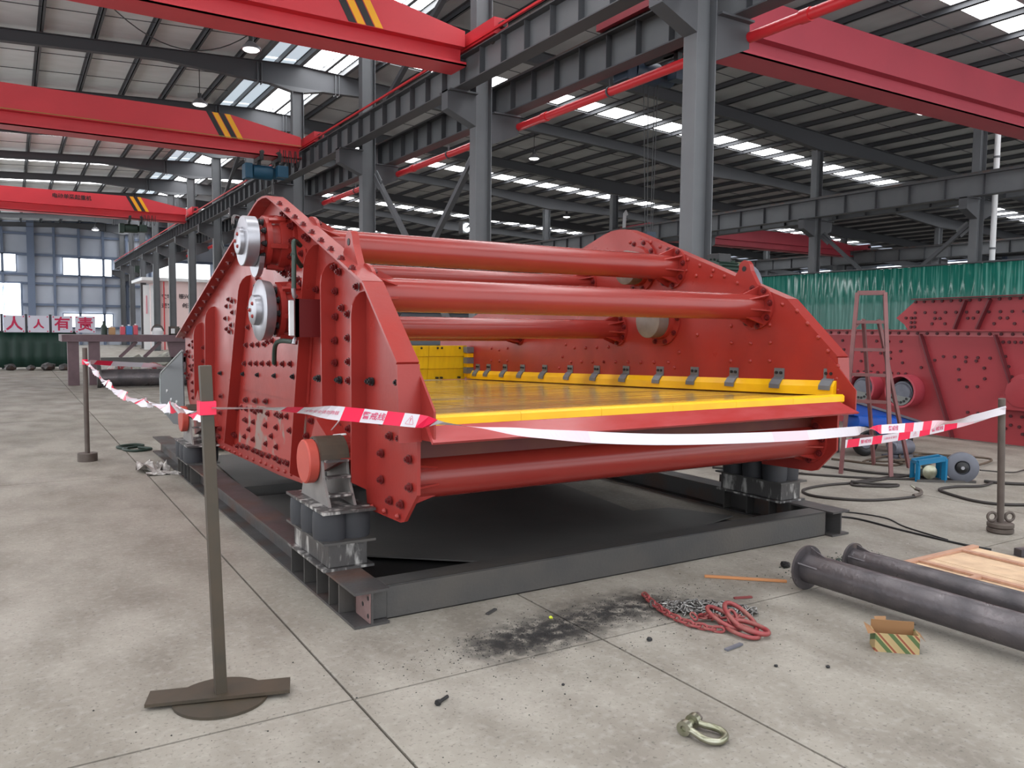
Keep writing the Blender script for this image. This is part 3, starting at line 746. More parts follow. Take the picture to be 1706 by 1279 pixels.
def sidewall(sx):
    """sx=-1: wall whose outside faces the camera; sx=+1: the opposite wall"""
    xo = XL if sx < 0 else XRr           # outer face
    xi = xo - sx*0.02
    sp = t.part('side_plate', MB().prism(PROF, 'x', min(xo, xi), max(xo, xi)), RED, label='camera-facing side plate with ribs and exciters' if sx < 0 else 'far side plate, its inner face in view')
    # nose plate
    t.part('nose_plate', MB().prism([(-0.02, 1.39), (-0.12, 1.29), (-0.262, 1.14), (-0.262, 0.985), (0.0, 0.975)], 'x', min(xi, xi-sx*0.012), max(xi, xi-sx*0.012)), RED, sp)
    # edge flange
    mb = MB(); w0, w1 = xo + sx*0.105, xi
    for (a, b_) in zip(FLP[:-1], FLP[1:]):
        d = Vector((b_[0]-a[0], b_[1]-a[1])); nrm = Vector((d.y, -d.x)).normalized() * 0.016
        if nrm.y < -0.01 and a[1] > 1: nrm = -nrm
        vs = []
        for xx in (w0, w1):
            for p in (a, b_): vs += [(xx, p[0], p[1]), (xx, p[0]+nrm.x, p[1]+nrm.y)]
        mb.add(vs, [(0, 2, 3, 1), (4, 5, 7, 6), (0, 1, 5, 4), (2, 6, 7, 3), (0, 4, 6, 2), (1, 3, 7, 5)])
    t.part('edge_flange', mb, RED, sp)
    # ribs standing off the outer face
    def rib(y0, z0, y1, z1, wd=0.092, th=0.016, rt=0.09):
        # (y0,z0) top, (y1,z1) bottom, at the plate
        pts = [(0, z1), (wd, z1+0.05), (wd, z0-rt-0.05)] + [(wd*math.cos(a), z0-rt-0.05+(rt+0.05)*math.sin(a)) for a in (0.4, 0.8, 1.2)] + [(0, z0)]
        vs = []
        for s_ in (-th/2, th/2):
            for q, z in pts:
                f = (z-z1)/(z0-z1); vs.append((xo+sx*q, y1+(y0-y1)*f+s_, z))
        n = len(pts)
        fs = [tuple(range(n-1, -1, -1)), tuple(range(n, 2*n))] + [(i, (i+1) % n, n+(i+1) % n, n+i) for i in range(n)]
        t.part('stiffening_rib', MB().add(vs, fs), RED, sp)
    rib(0.60, 1.77, 0.60, 0.60); rib(1.14, 1.97, 1.12, 0.95); rib(1.45, 2.11, 1.86, 0.46); rib(3.26, 2.0, 3.97, 0.42); rib(4.73, 1.76, 4.81, 0.62); rib(5.36, 1.6, 5.35, 0.66)
    # bottom angle and doubler plates
    mb = MB(); a, b_ = sorted((xo+sx*0.002, xo+sx*0.012))
    mb.prism([(1.75, 0.44), (4.6, 0.345), (4.6, 0.43), (1.75, 0.53)], 'x', a, b_); t.part('bottom_strip', mb, RED, sp)
    a, b_ = sorted((xo+sx*0.001, xo+sx*0.010))
    t.part('doubler_plate', MB().prism([(1.66, 1.02), (3.55, 1.0), (3.42, 1.62), (3.0, 2.3), (2.5, 2.42), (1.7, 2.1), (1.52, 1.7)], 'x', a, b_), RED, sp)
    t.part('lower_doubler', MB().prism([(1.78, 0.56), (3.72, 0.5), (3.66, 0.86), (1.72, 0.96)], 'x', a, b_), mat('worn_grey_red_paint', srgb(160, 52, 46), 0.42, 0, srgb(136, 120, 112), 5, 0.9, thresh=(0.52, 0.6)) if sx < 0 else RED, sp)
    # lifting lug
    y0, z0 = 0.80, 1.95
    mb = MB(); a, b_ = sorted((xi-sx*0.005, xo+sx*0.02))
    pts = [(y0-0.17, 1.86), (y0+0.15, 1.97), (y0+0.075, z0+0.12)] + [(y0+0.02+0.06*math.cos(q), z0+0.13+0.06*math.sin(q)) for q in (0.3, 0.9, 1.5, 2.1, 2.7)] + [(y0-0.05, z0+0.1)]
    mb.prism(pts, 'x', a, b_); lg = t.part('lifting_lug', mb, RED, sp)
    t.part('lug_eye', MB().cyl((xi-sx*0.008, y0+0.02, z0+0.12), (xo+sx*0.023, y0+0.02, z0+0.12), 0.022, n=12), BLACK, sp)
    return sp
spL = sidewall(-1); spR = sidewall(1)
# bolts on the camera-facing plate: (y, z) on the plate
BL = [(1.08,1.784),(1.08,1.623),(1.09,1.472),(1.09,1.332),(0.86,1.637),(0.86,1.492),(0.85,1.347),(0.85,1.231),(0.97,1.676),(0.71,1.797),(1.02,1.902),(1.1,1.934),(3.44,1.232),(3.23,1.241),(3.04,1.248),(2.85,1.256),(2.65,1.264),(2.46,1.272),(2.26,1.276),(2.06,1.284),(3.37,1.397),(3.17,1.401),(2.98,1.409),(2.78,1.416),(2.55,1.448),(3.49,1.547),(3.3,1.551),(3.09,1.563),(3.58,1.411),(4.02,1.81),(3.88,1.79),(4.1,1.748),(3.87,1.687),(4.16,1.633),(3.93,1.57),(4.11,1.532),(4.0,1.508),(1.99,2.284),(1.7,2.182),(1.63,2.16),(2.04,2.168),(2.07,2.14),(1.77,2.072),(1.46,1.555),(1.46,1.809),(3.43,0.909),(3.09,0.929),(2.76,0.952),(4.41,0.871),(3.44,1.828),(3.23,1.717),(3.65,1.28),(3.71,1.133),(3.75,1.002),(2.96,1.951),(3.02,1.896),(2.88,1.89),(2.18,1.946),(2.0,1.931),(2.02,1.893),(2.68,1.439),(2.24,1.493),(2.1,1.514),(3.82,0.818),(3.58,0.83),(3.39,0.831),(3.18,0.842),(3.0,0.858),(2.89,0.863),(2.69,0.857),(2.44,0.873),(2.3,0.876),(2.16,0.886),(3.46,0.731),(3.15,0.743),(2.76,0.757),(2.45,0.771),(2.09,0.787),(3.31,0.661),(2.59,0.687),(3.9,0.554),(3.47,0.58),(3.16,0.59),(2.76,0.604),(2.45,0.618),(3.98,0.453),(3.74,0.459),(3.57,0.477),(3.38,0.489),(3.16,0.494),(3.02,0.498),(2.88,0.495),(2.69,0.51),(2.48,0.521),(2.36,0.513),(2.22,0.527),(2.15,0.527),(4.41,0.872),(4.46,0.702),(4.49,0.54),(4.55,0.453),(1.59,0.91),(1.44,0.919),(1.69,0.794),(0.36,1.034),(0.22,0.963),(0.08,0.967),(0.34,0.852),(-0.03,0.869),(0.34,0.702),(-0.04,0.722),(0.22,0.605),(0.07,0.612),(1.02,0.928),(0.85,0.935),(3.75,0.807),(3.09,0.835),(2.37,0.869),(3.4,0.729),(3.83,0.545),(3.42,0.914),(3.11,0.928),(2.78,0.949),(5.8,1.385),(6.01,1.339),(5.77,1.318),(6.16,1.261),(6.28,1.222),(6.02,1.209),(5.73,1.18),(5.76,1.12),(6.01,1.101),(5.9,1.061),(6.28,1.001),(6.08,0.993),(6.18,0.953),(5.86,0.919),(5.87,0.82),(5.84,0.745),(5.24,1.331),(5.25,1.186)]
BK = [(4.44,1.096),(3.5,1.136),(3.0,1.154),(2.49,1.174),(2.0,1.193),(1.46,1.211),(1.04,1.225),(0.52,1.246),(0.11,1.264),(1.42,1.213),(1.01,1.225),(0.48,1.247)]
RV = [(4.52,0.364),(4.28,0.377),(4.06,0.384),(3.84,0.392),(3.61,0.4),(3.38,0.405),(3.17,0.417),(2.93,0.432),(2.77,0.437),(2.59,0.442),(2.41,0.447),(2.22,0.459),(2.06,0.464),(0.47,0.521),(0.29,0.533),(0.11,0.539)]
rotL = (0, -PI/2, 0)
def onplate(lst, me, nm_, x, rot, par): 
    for y, z in lst: t.inst(nm_, me, (x, y, z), rot, par)
onplate(BL, B1, 'bolt', XL-0.011, rotL, spL); onplate(BK, B2, 'bolt', XL-0.006, rotL, spL); onplate(RV, B3, 'rivet', XL-0.012, rotL, spL)
for i in range(16):   # rear shoulder flange bolts
    f = (i+0.5)/16; t.inst('bolt', B1, (XL-0.055, 6.3+(2.85-6.3)*f, 1.42+(2.455-1.42)*f - 0.018), (PI, 0, 0), spL)
for i in range(9):    # front slope flange bolts, on the outer edge of the flange
    f = (i+0.5)/9; t.inst('bolt', B1, (XL-0.085, 2.15+(0.5-2.15)*f, 2.46+(1.84-2.46)*f+0.014), (0.36, 0, 0), spL)
BR = [(2.28,2.409),(2.13,2.419),(1.98,2.386),(1.85,2.332),(1.48,2.189),(1.33,2.13),(1.17,2.075),(1.04,2.019),(0.89,1.957),(0.54,1.824),(0.42,1.771),(0.28,1.718),(0.18,1.621),(0.08,1.518),(-0.01,1.418),(-0.1,1.309),(1.5,2.096),(1.37,2.043),(1.19,2.031),(0.95,1.603),(1.34,1.523),(0.94,1.463),(0.73,1.46),(0.53,1.471),(0.54,1.715),(0.54,1.611),(1.56,1.365),(0.94,1.308),(0.73,1.316),(0.53,1.324),(1.62,1.223),(-0.1,1.219),(-0.11,1.135),(2.66,1.235),(2.47,1.242),(2.28,1.249),(2.09,1.253),(1.9,1.261),(1.7,1.268),(4.94,1.319),(4.75,1.302),(4.55,1.329),(4.94,1.164),(4.74,1.165),(4.55,1.173),(3.33,1.397),(3.17,1.366),(2.97,1.371),(2.78,1.381),(2.59,1.389),(3.39,1.264),(3.23,1.209),(3.04,1.22),(2.85,1.227),(2.66,1.235),(3.45,1.136)]
rotR = (0, -PI/2, 0)
onplate(BR, B3, 'rivet', XRr-0.02, rotR, spR)
# cross tubes with gusseted end flanges
def cross_tube(y, z, r, fl=0.17, gus=8, label=None):
    tb = t.part('cross_tube', MB().cyl((XL+0.02, y, z), (XRr-0.02, y, z), r, n=40), REDPIPE, smooth=True, label=label)
    for xe, sg in ((XL+0.02, 1), (XRr-0.02, -1)):
        t.part('end_flange', MB().lathe((xe, y, z), (sg, 0, 0), [(0, fl), (0.022, fl), (0.022, r)], 36), RED, tb)
        for k in range(gus):
            a = 2*PI*k/gus + 0.2; u = Vector((0, math.cos(a), math.sin(a))); v = Vector((0, -math.sin(a), math.cos(a)))*0.006
            c = Vector((xe+sg*0.022, y, z)); q = [c+u*(r-0.005), c+u*(fl-0.01), c+u*(r-0.005)+Vector((sg*0.17, 0, 0))]
            t.part('gusset', MB().add([p-v for p in q]+[p+v for p in q], [(0, 2, 1), (3, 4, 5), (0, 1, 4, 3), (1, 2, 5, 4), (2, 0, 3, 5)]), RED, tb)
        for k in range(gus):
            a = 2*PI*(k+0.5)/gus + 0.2
            t.inst('bolt', B1, (xe+sg*0.022, y+math.cos(a)*(fl-0.025), z+math.sin(a)*(fl-0.025)), (0, sg*PI/2, 0), tb)
cross_tube(1.68, 2.13, 0.112, 0.19, label='highest cross tube'); cross_tube(0.68, 1.755, 0.103, 0.18, label='front upper cross tube')
cross_tube(2.45, 1.565, 0.092, 0.16); cross_tube(2.95, 2.03, 0.088, 0.15); cross_tube(0.14, 0.735, 0.118, 0.17, label='heavy lower cross tube under the deck lip')
cross_tube(4.3, 1.5, 0.08, 0.13); cross_tube(4.4, 0.62, 0.1, 0.15); cross_tube(2.4, 0.62, 0.1, 0.15)
# exciters on both walls
def exciter(sx, y, z, top):
    xo = XL if sx < 0 else XRr; d = (sx, 0, 0)
    def X(q): return (xo+sx*q, y, z)
    h = t.part('exciter_housing', MB().lathe(X(0), d, [(0, 0.235), (0.025, 0.235), (0.026, 0.2), (0.10, 0.195), (0.105, 0.165), (0.16, 0.16), (0.162, 0.185), (0.20, 0.185), (0.205, 0.12), (0.25, 0.11)], 36), RED, smooth=True)
    for k in range(12):
        a = 2*PI*k/12; t.inst('bolt', B4, (xo+sx*0.026, y+0.218*math.cos(a), z+0.218*math.sin(a)), (0, sx*PI/2, 0), h)
        if k % 2 == 0:
            u = Vector((0, math.cos(a+0.2), math.sin(a+0.2)))
            t.part('housing_web', MB().obox(Vector(X(0.06))+u*0.2, Vector(X(0.18))+u*0.19, 0.03, 0.03, u), RED, h)
    for k in range(10):
        a = 2*PI*k/10+0.15; t.inst('bolt', B2, (xo+sx*0.205, y+0.15*math.cos(a), z+0.15*math.sin(a)), (0, sx*PI/2, 0), h)
    if top:
        w_ = t.part('flywheel', MB().lathe(X(0.25), d, [(0, 0.175), (0.004, 0.18), (0.085, 0.18), (0.09, 0.175), (0.092, 0.10), (0.118, 0.098), (0.122, 0.09)], 40), CHROME, smooth=True)
        sect = [(y+0.17*math.cos(a), z-0.04+0.215*math.sin(a)) for a in [PI+0.35+i*(PI-0.7)/10 for i in range(11)]]
        x0_, x1_ = sorted((xo+sx*0.215, xo+sx*0.25)); t.part('counterweight', MB().prism(sect, 'x', x0_, x1_), CHROME, w_)
    else:
        w_ = t.part('flywheel', MB().lathe(X(0.235), d, [(0, 0.19), (0.004, 0.2), (0.07, 0.212), (0.075, 0.205), (0.077, 0.105), (0.115, 0.103), (0.12, 0.095)], 40), CHROME, smooth=True)
    for k in range(3):
        a = 2*PI*k/3; t.inst('bolt', B3, (xo+sx*(0.372 if top else 0.355), y+0.05*math.cos(a), z+0.05*math.sin(a)), (0, sx*PI/2, 0), w_, 0.8)
    # inner cover
    xi = xo - sx*0.02
    c_ = t.part('inner_cover', MB().lathe((xi, y, z), (-sx, 0, 0), [(0, 0.25), (0.02, 0.25), (0.021, 0.19), (0.06, 0.18)], 36), RED, smooth=True)
    t.part('inner_disc', MB().lathe((xi-sx*0.06, y-0.0, z-0.02), (-sx, 0, 0), [(0, 0.155), (0.12, 0.16), (0.125, 0.15)], 30), mat('dull_disc', srgb(120, 112, 108), 0.5, 0.4, srgb(150, 144, 138), 7, 0.6), c_, smooth=True)
    for k in range(10):
        a = 2*PI*k/10; t.inst('bolt', B1, (xi-sx*0.02, y+0.225*math.cos(a), z+0.225*math.sin(a)), (0, -sx*PI/2, 0), c_)
for sx in (-1, 1): exciter(sx, 2.13, 2.17, True); exciter(sx, 1.80, 1.67, False)
# top guard strap over the upper exciter, junction box and hoses
t.part('guard_strap', MB().tube(spline([(0.26, 2.5, 2.33), (0.1, 2.5, 2.36), (-0.02, 2.42, 2.38), (-0.06, 2.3, 2.3)], 4), 0.012, 6), FRAME)
bx = t.part('sensor_bracket', MB().box(0.12, 0.30, 1.36, 1.385, 1.49, 1.74).box(0.12, 0.14, 1.36, 1.5, 1.49, 1.74), REDB)
t.part('sight_plate', MB().box(0.09, 0.118, 1.40, 1.43, 1.50, 1.73), WHITE, bx)
for zz in (1.475, 1.755): t.part('hose_elbow', MB().tube(spline([(0.12, 1.36, zz), (0.1, 1.33, zz), (0.09, 1.32, zz+(0.05 if zz > 1.6 else -0.03))], 4), 0.014, 8), CHROME, bx, smooth=True)
for p in ([(0.1, 1.34, 1.80), (0.12, 1.4, 1.98), (0.16, 1.52, 2.06), (0.2, 1.7, 2.05)], [(0.1, 1.36, 1.46), (0.08, 1.6, 1.46), (0.08, 1.72, 1.42), (0.1, 1.82, 1.30)], [(0.2, 1.52, 2.1), (0.14, 1.46, 2.12), (0.14, 1.44, 2.02), (0.2, 1.5, 1.96)]):
    t.part('grease_hose', MB().tube(spline(p, 6), 0.016, 8), GHOSE, smooth=True)
# deck panels, four across and eleven deep, sloping down toward the back
def dz(y): return 1.085 - 0.034*(y+0.1)
rows = 11; y0d, y1d = -0.10, 5.55; nx = 5
for j in range(rows):
    for i in range(nx):
        xa = XL+0.03 + (XRr-XL-0.06)*i/nx + 0.0015; xb = XL+0.03 + (XRr-XL-0.06)*(i+1)/nx - 0.0015
        ya = y0d + (y1d-y0d)*j/rows + 0.0015; yb = y0d + (y1d-y0d)*(j+1)/rows - 0.0015
        h = 0.0015*((i*7+j*3) % 3); za, zb = dz(ya)+h, dz(yb)+h
        vs = [(xa,ya,za-0.05),(xb,ya,za-0.05),(xb,yb,zb-0.05),(xa,yb,zb-0.05),(xa,ya,za),(xb,ya,za),(xb,yb,zb),(xa,yb,zb)]
        t.part('deck_panel', MB().add(vs, [(3,2,1,0),(4,5,6,7),(0,1,5,4),(1,2,6,5),(2,3,7,6),(3,0,4,7)]), YELD)
n = 6
for i in range(n):
    xa = XL+0.022 + (XRr-XL-0.10)*i/n + 0.001; xb = XL+0.022 + (XRr-XL-0.10)*(i+1)/n - 0.001
    t.part('deck_edge_bar', MB().prism([(-0.19, 1.052), (-0.205, 1.062), (-0.205, 1.10), (-0.19, 1.112), (-0.1, 1.108), (-0.1, 1.05), (-0.19, 1.05)], 'x', xa, xb), YEL)
# side liners and clips on both walls
CY = [-0.03, 0.43, 0.9, 1.36, 1.81, 2.30, 2.77, 3.24, 3.73, 4.2, 4.6, 5.0, 5.28]
def liner(sx):
    xi = (XL+0.02) if sx < 0 else (XRr-0.02); e = -sx
    for k in range(len(CY)):
        ya = CY[k]-0.07 if k == 0 else CY[k]-0.003; yb = (CY[k+1]-0.003) if k < len(CY)-1 else 5.5
        mb = MB(); prof = [(0, 0.012), (0.055, 0.012), (0.05, 0.075), (0.02, 0.118), (0, 0.118)]
        vs = []
        for y in (ya, yb): vs += [(xi+e*q, y, dz(y)+z) for q, z in prof]
        m_ = len(prof); fs = [tuple(range(m_-1, -1, -1)), tuple(range(m_, 2*m_))] + [(i, (i+1) % m_, m_+(i+1) % m_, m_+i) for i in range(m_)]
        t.part('side_liner', MB().add(vs, fs), YEL)
    for y in CY:
        z = dz(y); mb = MB()
        pts = [(0.0, 0.205), (0.008, 0.205), (0.008, 0.135), (0.034, 0.12), (0.064, 0.082), (0.066, 0.05), (0.058, 0.05), (0.05, 0.08), (0.026, 0.112), (0.0, 0.122)]
        mb.prism([(xi+e*q, z+h) for q, h in pts], 'y', y-0.048, y+0.048)
        c_ = t.part('liner_clip', mb, CLIP)
        for dy in (-0.022, 0.022): t.part('clip_bolt', MB().cyl((xi+e*0.008, y+dy, z+0.17), (xi+e*0.02, y+dy, z+0.17), 0.012, n=8), BLACK, c_)
liner(1); liner(-1)
# feed plate at the back of the deck
for i in range(6):
    xa = XL+0.04 + 0.55*i; xb = xa + 0.545
    for k, (za, zb) in enumerate(((0.90, 1.04), (1.043, 1.20), (1.203, 1.34))):
        t.part('feed_panel', MB().prism([(5.56-0.02*k, za), (5.6, za), (5.6, zb), (5.55-0.02*k, zb)], 'x', xa, xb), YELP)
    for q in (0.12, 0.18, 0.44):
        for z in (0.925, 1.31): t.part('panel_bolt', MB().cyl((xa+q, 5.50, z), (xa+q, 5.55, z), 0.014, n=8), BLACK)
for z in (0.98, 1.11, 1.25): t.part('corner_clip', MB().box(XRr-0.12, XRr-0.02, 5.4, 5.5, z, z+0.075), CLIP)
for z in (0.93, 1.06, 1.19): t.part('corner_liner', MB().box(XRr-0.1, XRr-0.02, 5.41, 5.52, z, z+0.05), YEL)
# lip, under-deck beams
mb = MB(); v = [(XL+0.01, -0.20, 1.066), (XRr-0.14, -0.20, 1.066), (XRr+0.0, -0.275, 0.985), (XL+0.01, -0.275, 0.985)]
v += [(a, b_+0.012, c-0.012) for a, b_, c in v]
t.part('discharge_lip', mb.add(v, [(0,1,2,3),(7,6,5,4),(0,4,5,1),(1,5,6,2),(2,6,7,3),(3,7,4,0)]), LIP)
t.part('front_beam', MB().box(XL+0.02, XRr-0.02, 0.10, 0.22, 0.84, 1.02), INNER)
for i in range(14):
    xx = XL+0.2+i*0.235; t.part('beam_block', MB().box(xx, xx+0.1, 0.05, 0.10, 0.93, 0.985), mat('brown_block', srgb(112, 66, 36), 0.6) if i == 0 else bpy.data.materials['brown_block'])
for y in (1.0, 1.9, 2.8, 3.7, 4.6): t.part('deck_beam', MB().box(XL+0.02, XRr-0.02, y, y+0.12, 0.76, dz(y)-0.07), INNER)
t.part('under_pan', MB().add([(XL+0.02, 0.3, 0.88), (XRr-0.02, 0.3, 0.88), (XRr-0.02, 5.5, 0.74), (XL+0.02, 5.5, 0.74)], [(0, 1, 2, 3)]), INNER)
# dark rubber motor guard at the tail, small hooks by the front mount
mb = MB().prism([(6.3, 1.27), (7.45, 1.03), (7.9, 0.93), (7.98, 0.85), (7.99, 0.52), (7.6, 0.40), (7.0, 0.33), (6.6, 0.36), (6.25, 0.62)], 'x', 0.25, 0.262)
gd = t.part('tail_guard', mb, mat('slate_rubber_sheet', srgb(82, 86, 90), 0.5))
t.part('guard_rim', MB().tube([(0.25, 6.3, 1.27), (0.25, 7.45, 1.03), (0.25, 7.9, 0.93), (0.25, 7.98, 0.85), (0.25, 7.99, 0.52), (0.25, 7.6, 0.40)], 0.014, 6), mat('light_rim', srgb(170, 176, 176), 0.4), gd)
for y, z in ((7.4, 0.72), (7.1, 0.63), (6.7, 0.63), (7.2, 0.45)): t.part('guard_bolt', MB().cyl((0.25, y, z), (0.235, y, z), 0.02, n=8), WHITE, gd)
t.part('mount_arm', MB().prism([(0.62, 0.78), (1.1, 0.98), (1.24, 0.78), (0.98, 0.66)], 'x', 0.16, 0.30), RED)
t.part('mount_arm', MB().prism([(4.6, 0.55), (4.9, 0.9), (5.2, 0.7), (5.1, 0.42)], 'x', 0.16, 0.30), RED)
t.part('mount_arm', MB().prism([(0.62, 0.78), (1.1, 0.98), (1.24, 0.78), (0.98, 0.66)], 'x', 3.70, 3.84), RED)
t.part('mount_arm', MB().prism([(4.6, 0.55), (4.9, 0.9), (5.2, 0.7), (5.1, 0.42)], 'x', 3.70, 3.84), RED)
t.part('safety_wire', MB().tube([(0.24, 0.86, 1.0), (0.2, 1.0, 0.88), (0.22, 0.72, 0.92)], 0.006, 5), WHITE)

# drive motor standing beyond the far wall
t = T('drive_motor', 'dark green motor with grey guard peeking over the far side plate', 'motor', (5.9, 3.0, 0))
t.part('motor_body', MB().lathe((5.45, 3.0, 2.16), (1, 0, 0), [(0, 0.15), (0.03, 0.22), (0.4, 0.22), (0.43, 0.16)], 24), GHOSE, smooth=True)
for k in range(14):
    a = PI*k/13; u = Vector((0, math.cos(a), math.sin(a))); c = Vector((5.5, 3.0, 2.16))
    t.part('cooling_fin', MB().obox(c+u*0.23, c+u*0.23+Vector((0.3, 0, 0)), 0.008, 0.03, u), GHOSE)
t.part('terminal_box', MB().box(5.52, 5.72, 2.9, 3.1, 2.36, 2.46), BLACK, bevel=0.01)
t.part('belt_guard', MB().lathe((5.95, 3.0, 2.1), (1, 0, 0), [(0, 0.25), (0.03, 0.27), (0.12, 0.27), (0.15, 0.22)], 28), GREYM, smooth=True)
t.part('guard_band', MB().ring((5.9, 3.0, 2.1), (1, 0, 0), 0.25, 0.28, 0.06, 28), mat('olive_band', srgb(120, 112, 60), 0.5))
t.part('motor_stand', MB().prism([(5.3, 0), (6.2, 0), (6.05, 1.9), (5.45, 1.9)], 'y', 2.85, 3.15), STEELD)
# ------------------------------------------------------------------ barrier posts and tape
t = T('barrier_post', 'tall leaning olive post on a disc and flat bar foot before the screen', 'barrier post', (-0.76, -0.46, 0), 'barrier posts')
t.part('foot_disc', MB().lathe((-0.76, -0.46, 0), (0, 0, 1), [(0, 0.19), (0.012, 0.19)], 40), OLIVE, smooth=True)
t.part('foot_bar', MB().obox((-1.03, -0.36, 0.021), (-0.49, -0.53, 0.026), 0.13, 0.014), OLIVE)
t.part('pole', MB().obox((-0.76, -0.46, 0.025), (-0.80, -0.44, 1.395), 0.046, 0.046, (0, 1, 0)), OLIVE, bevel=0.004)
t.part('tape_wrap', MB().box(-0.829, -0.765, -0.475, -0.412, 1.195, 1.25), TRED)
t = T('barrier_post', 'slim dark post with round foot standing on the open floor by the bench', 'barrier post', (-0.75, 6.55, 0), 'barrier posts')
t.part('foot', MB().lathe((-0.75, 6.55, 0), (0, 0, 1), [(0, 0.105), (0.09, 0.105), (0.095, 0.1)], 28), POSTB, smooth=True)
t.part('pole', MB().cyl((-0.75, 6.55, 0.09), (-0.752, 6.55, 1.3), 0.027, n=14), POSTB, smooth=True)
t.part('tape_wrap', MB().cyl((-0.752, 6.55, 1.11), (-0.752, 6.55, 1.17), 0.031, n=14), TRED)
t = T('barrier_post', 'brown post with heavy round weight and two eye nuts near the blue winch', 'barrier post', (5.12, -0.56, 0), 'barrier posts')
t.part('foot', MB().lathe((5.12, -0.56, 0), (0, 0, 1), [(0, 0.085), (0.01, 0.095), (0.035, 0.095), (0.04, 0.085), (0.05, 0.095), (0.075, 0.095), (0.08, 0.088)], 30), POSTB, smooth=True)
for sx in (-1, 1): t.part('eye_nut', MB().torus((5.12+sx*0.062, -0.56-sx*0.035, 0.125), (0.5, 0.85, 0), 0.034, 0.011, 18, 8), POSTB, smooth=True)
t.part('pole', MB().cyl((5.12, -0.56, 0.08), (5.03, -0.57, 1.06), 0.026, n=14), POSTB, smooth=True)

class Ribbon:
    def __init__(s, pts, ang, width, n=140):
        """pts control points, ang [(fraction, degrees)], width of the band"""
        c = spline(pts, 24); L = [0]
        for a, b_ in zip(c[:-1], c[1:]): L.append(L[-1] + (b_-a).length)
        s.len = L[-1]; s.w = width; s.n = n; s.c = []; s.t = []; s.side = []
        def at(d):
            for i in range(len(L)-1):
                if L[i+1] >= d: return c[i].lerp(c[i+1], (d-L[i])/max(1e-9, L[i+1]-L[i]))
            return c[-1]
        for i in range(n+1): s.c.append(at(s.len*i/n))
        for i in range(n+1):
            tg = (s.c[min(i+1, n)] - s.c[max(i-1, 0)]).normalized(); f = i/n; a = ang[-1][1]
            for (f0, a0), (f1, a1) in zip(ang[:-1], ang[1:]):
                if f0 <= f <= f1: k = (f-f0)/(f1-f0); k = k*k*(3-2*k); a = a0+(a1-a0)*k; break
            u = Vector((0, 0, 1)); u = (u - tg*u.dot(tg)).normalized(); v = tg.cross(u); a = math.radians(a)
            s.t.append(tg); s.side.append(u*math.cos(a) + v*math.sin(a))
    def point(s, d, v, off=0.0):
        f = max(0, min(s.n-1e-6, d/s.len*s.n)); i = int(f); k = f-i
        c = s.c[i].lerp(s.c[i+1], k); sd = s.side[i].lerp(s.side[i+1], k).normalized(); tg = s.t[i].lerp(s.t[i+1], k)
        return c + sd*v + tg.cross(sd).normalized()*off
    def build(s, name, label, segs, texts=(), crinkle=0.0, mats=(TRED, TWHITE, TPALE)):
        t = T(name, label, 'barrier tape', s.c[0], 'runs of red and white barrier tape')
        rnd = random.Random(11); edges = [d for d, _ in segs] + [s.len]
        for (d0, mi), d1 in zip(segs, edges[1:]):
            m_ = max(1, int((d1-d0)/0.03)); vs = []
            for k in range(m_+1):
                d = d0 + (d1-d0)*k/m_; sl = 0.25*s.w if 0 < k < m_ or crinkle else 0.25*s.w
                for q in (-0.5, 0.5):
                    o = crinkle*rnd.uniform(-1, 1)
                    vs.append(s.point(d + (q*sl if not crinkle else 0), q*s.w + o*0.4, o*0.5))
            fs = [(2*k, 2*k+2, 2*k+3, 2*k+1) for k in range(m_)]
            o = t.part({0: 'red_block', 1: 'white_block', 2: 'pale_block'}[mi], MB().add(vs, fs), mats[mi])
        for body, dc, size, bold in texts:
            me = text_mesh(body, size, bold); me.materials.append(TINK)
            for v in me.vertices:
                p = s.point(dc + v.co.x + v.co.y*0.25, v.co.y, 0.0022*SGN); v.co = p - s.c[0]
            o = t.inst('lettering', me, s.c[0])
        return t
SGN = 1
W_ = 0.062
rb = Ribbon([(-0.79, -0.475, 1.222), (-0.45, -0.52, 1.205), (0.18, -0.53, 1.12), (0.8, -0.53, 1.03), (1.6, -0.53, 0.952), (2.6, -0.54, 0.91), (3.3, -0.55, 0.905), (4.0, -0.56, 0.90), (4.6, -0.57, 0.925), (5.04, -0.60, 0.975)],
    [(0, 75), (0.03, 80), (0.065, 60), (0.09, 5), (0.155, 0), (0.175, 75), (0.2, 88), (0.26, 130), (0.34, 165), (0.62, 170), (0.70, 180), (0.72, 250), (0.745, 350), (0.84, 360), (0.875, 418), (0.9, 410), (0.93, 375), (1, 360)], W_)
L_ = rb.len
segs = [(0, 2), (0.22, 1), (0.29, 0), (0.36, 1), (0.545, 0), (0.635, 1), (0.745, 0), (0.83, 1), (0.905, 0), (0.985, 1), (1.12, 2), (1.9, 1), (3.3, 2), (3.62, 1), (4.26, 0), (4.36, 1), (4.62, 0), (4.72, 1), (4.83, 0), (4.93, 2), (5.2, 1)]
segs = [q for q in segs if q[0] < L_-0.05]
rb.build('barrier_tape', 'long red and white tape sagging across the front of the screen', segs,
    [('注意安全请勿跨越', 0.452, 0.019, 0.0), ('警戒线', 0.69, 0.036, 0.0006), ('⚠', 0.868, 0.04, 0.0), ('警戒线', 4.49, 0.036, 0.0006)])
rb = Ribbon([(3.735, -0.14, 0.738), (4.05, -0.25, 0.77), (4.4, -0.38, 0.825), (4.75, -0.52, 0.905), (5.03, -0.60, 0.975)], [(0, 0), (0.7, 5), (0.85, 20), (1, 30)], 0.06)
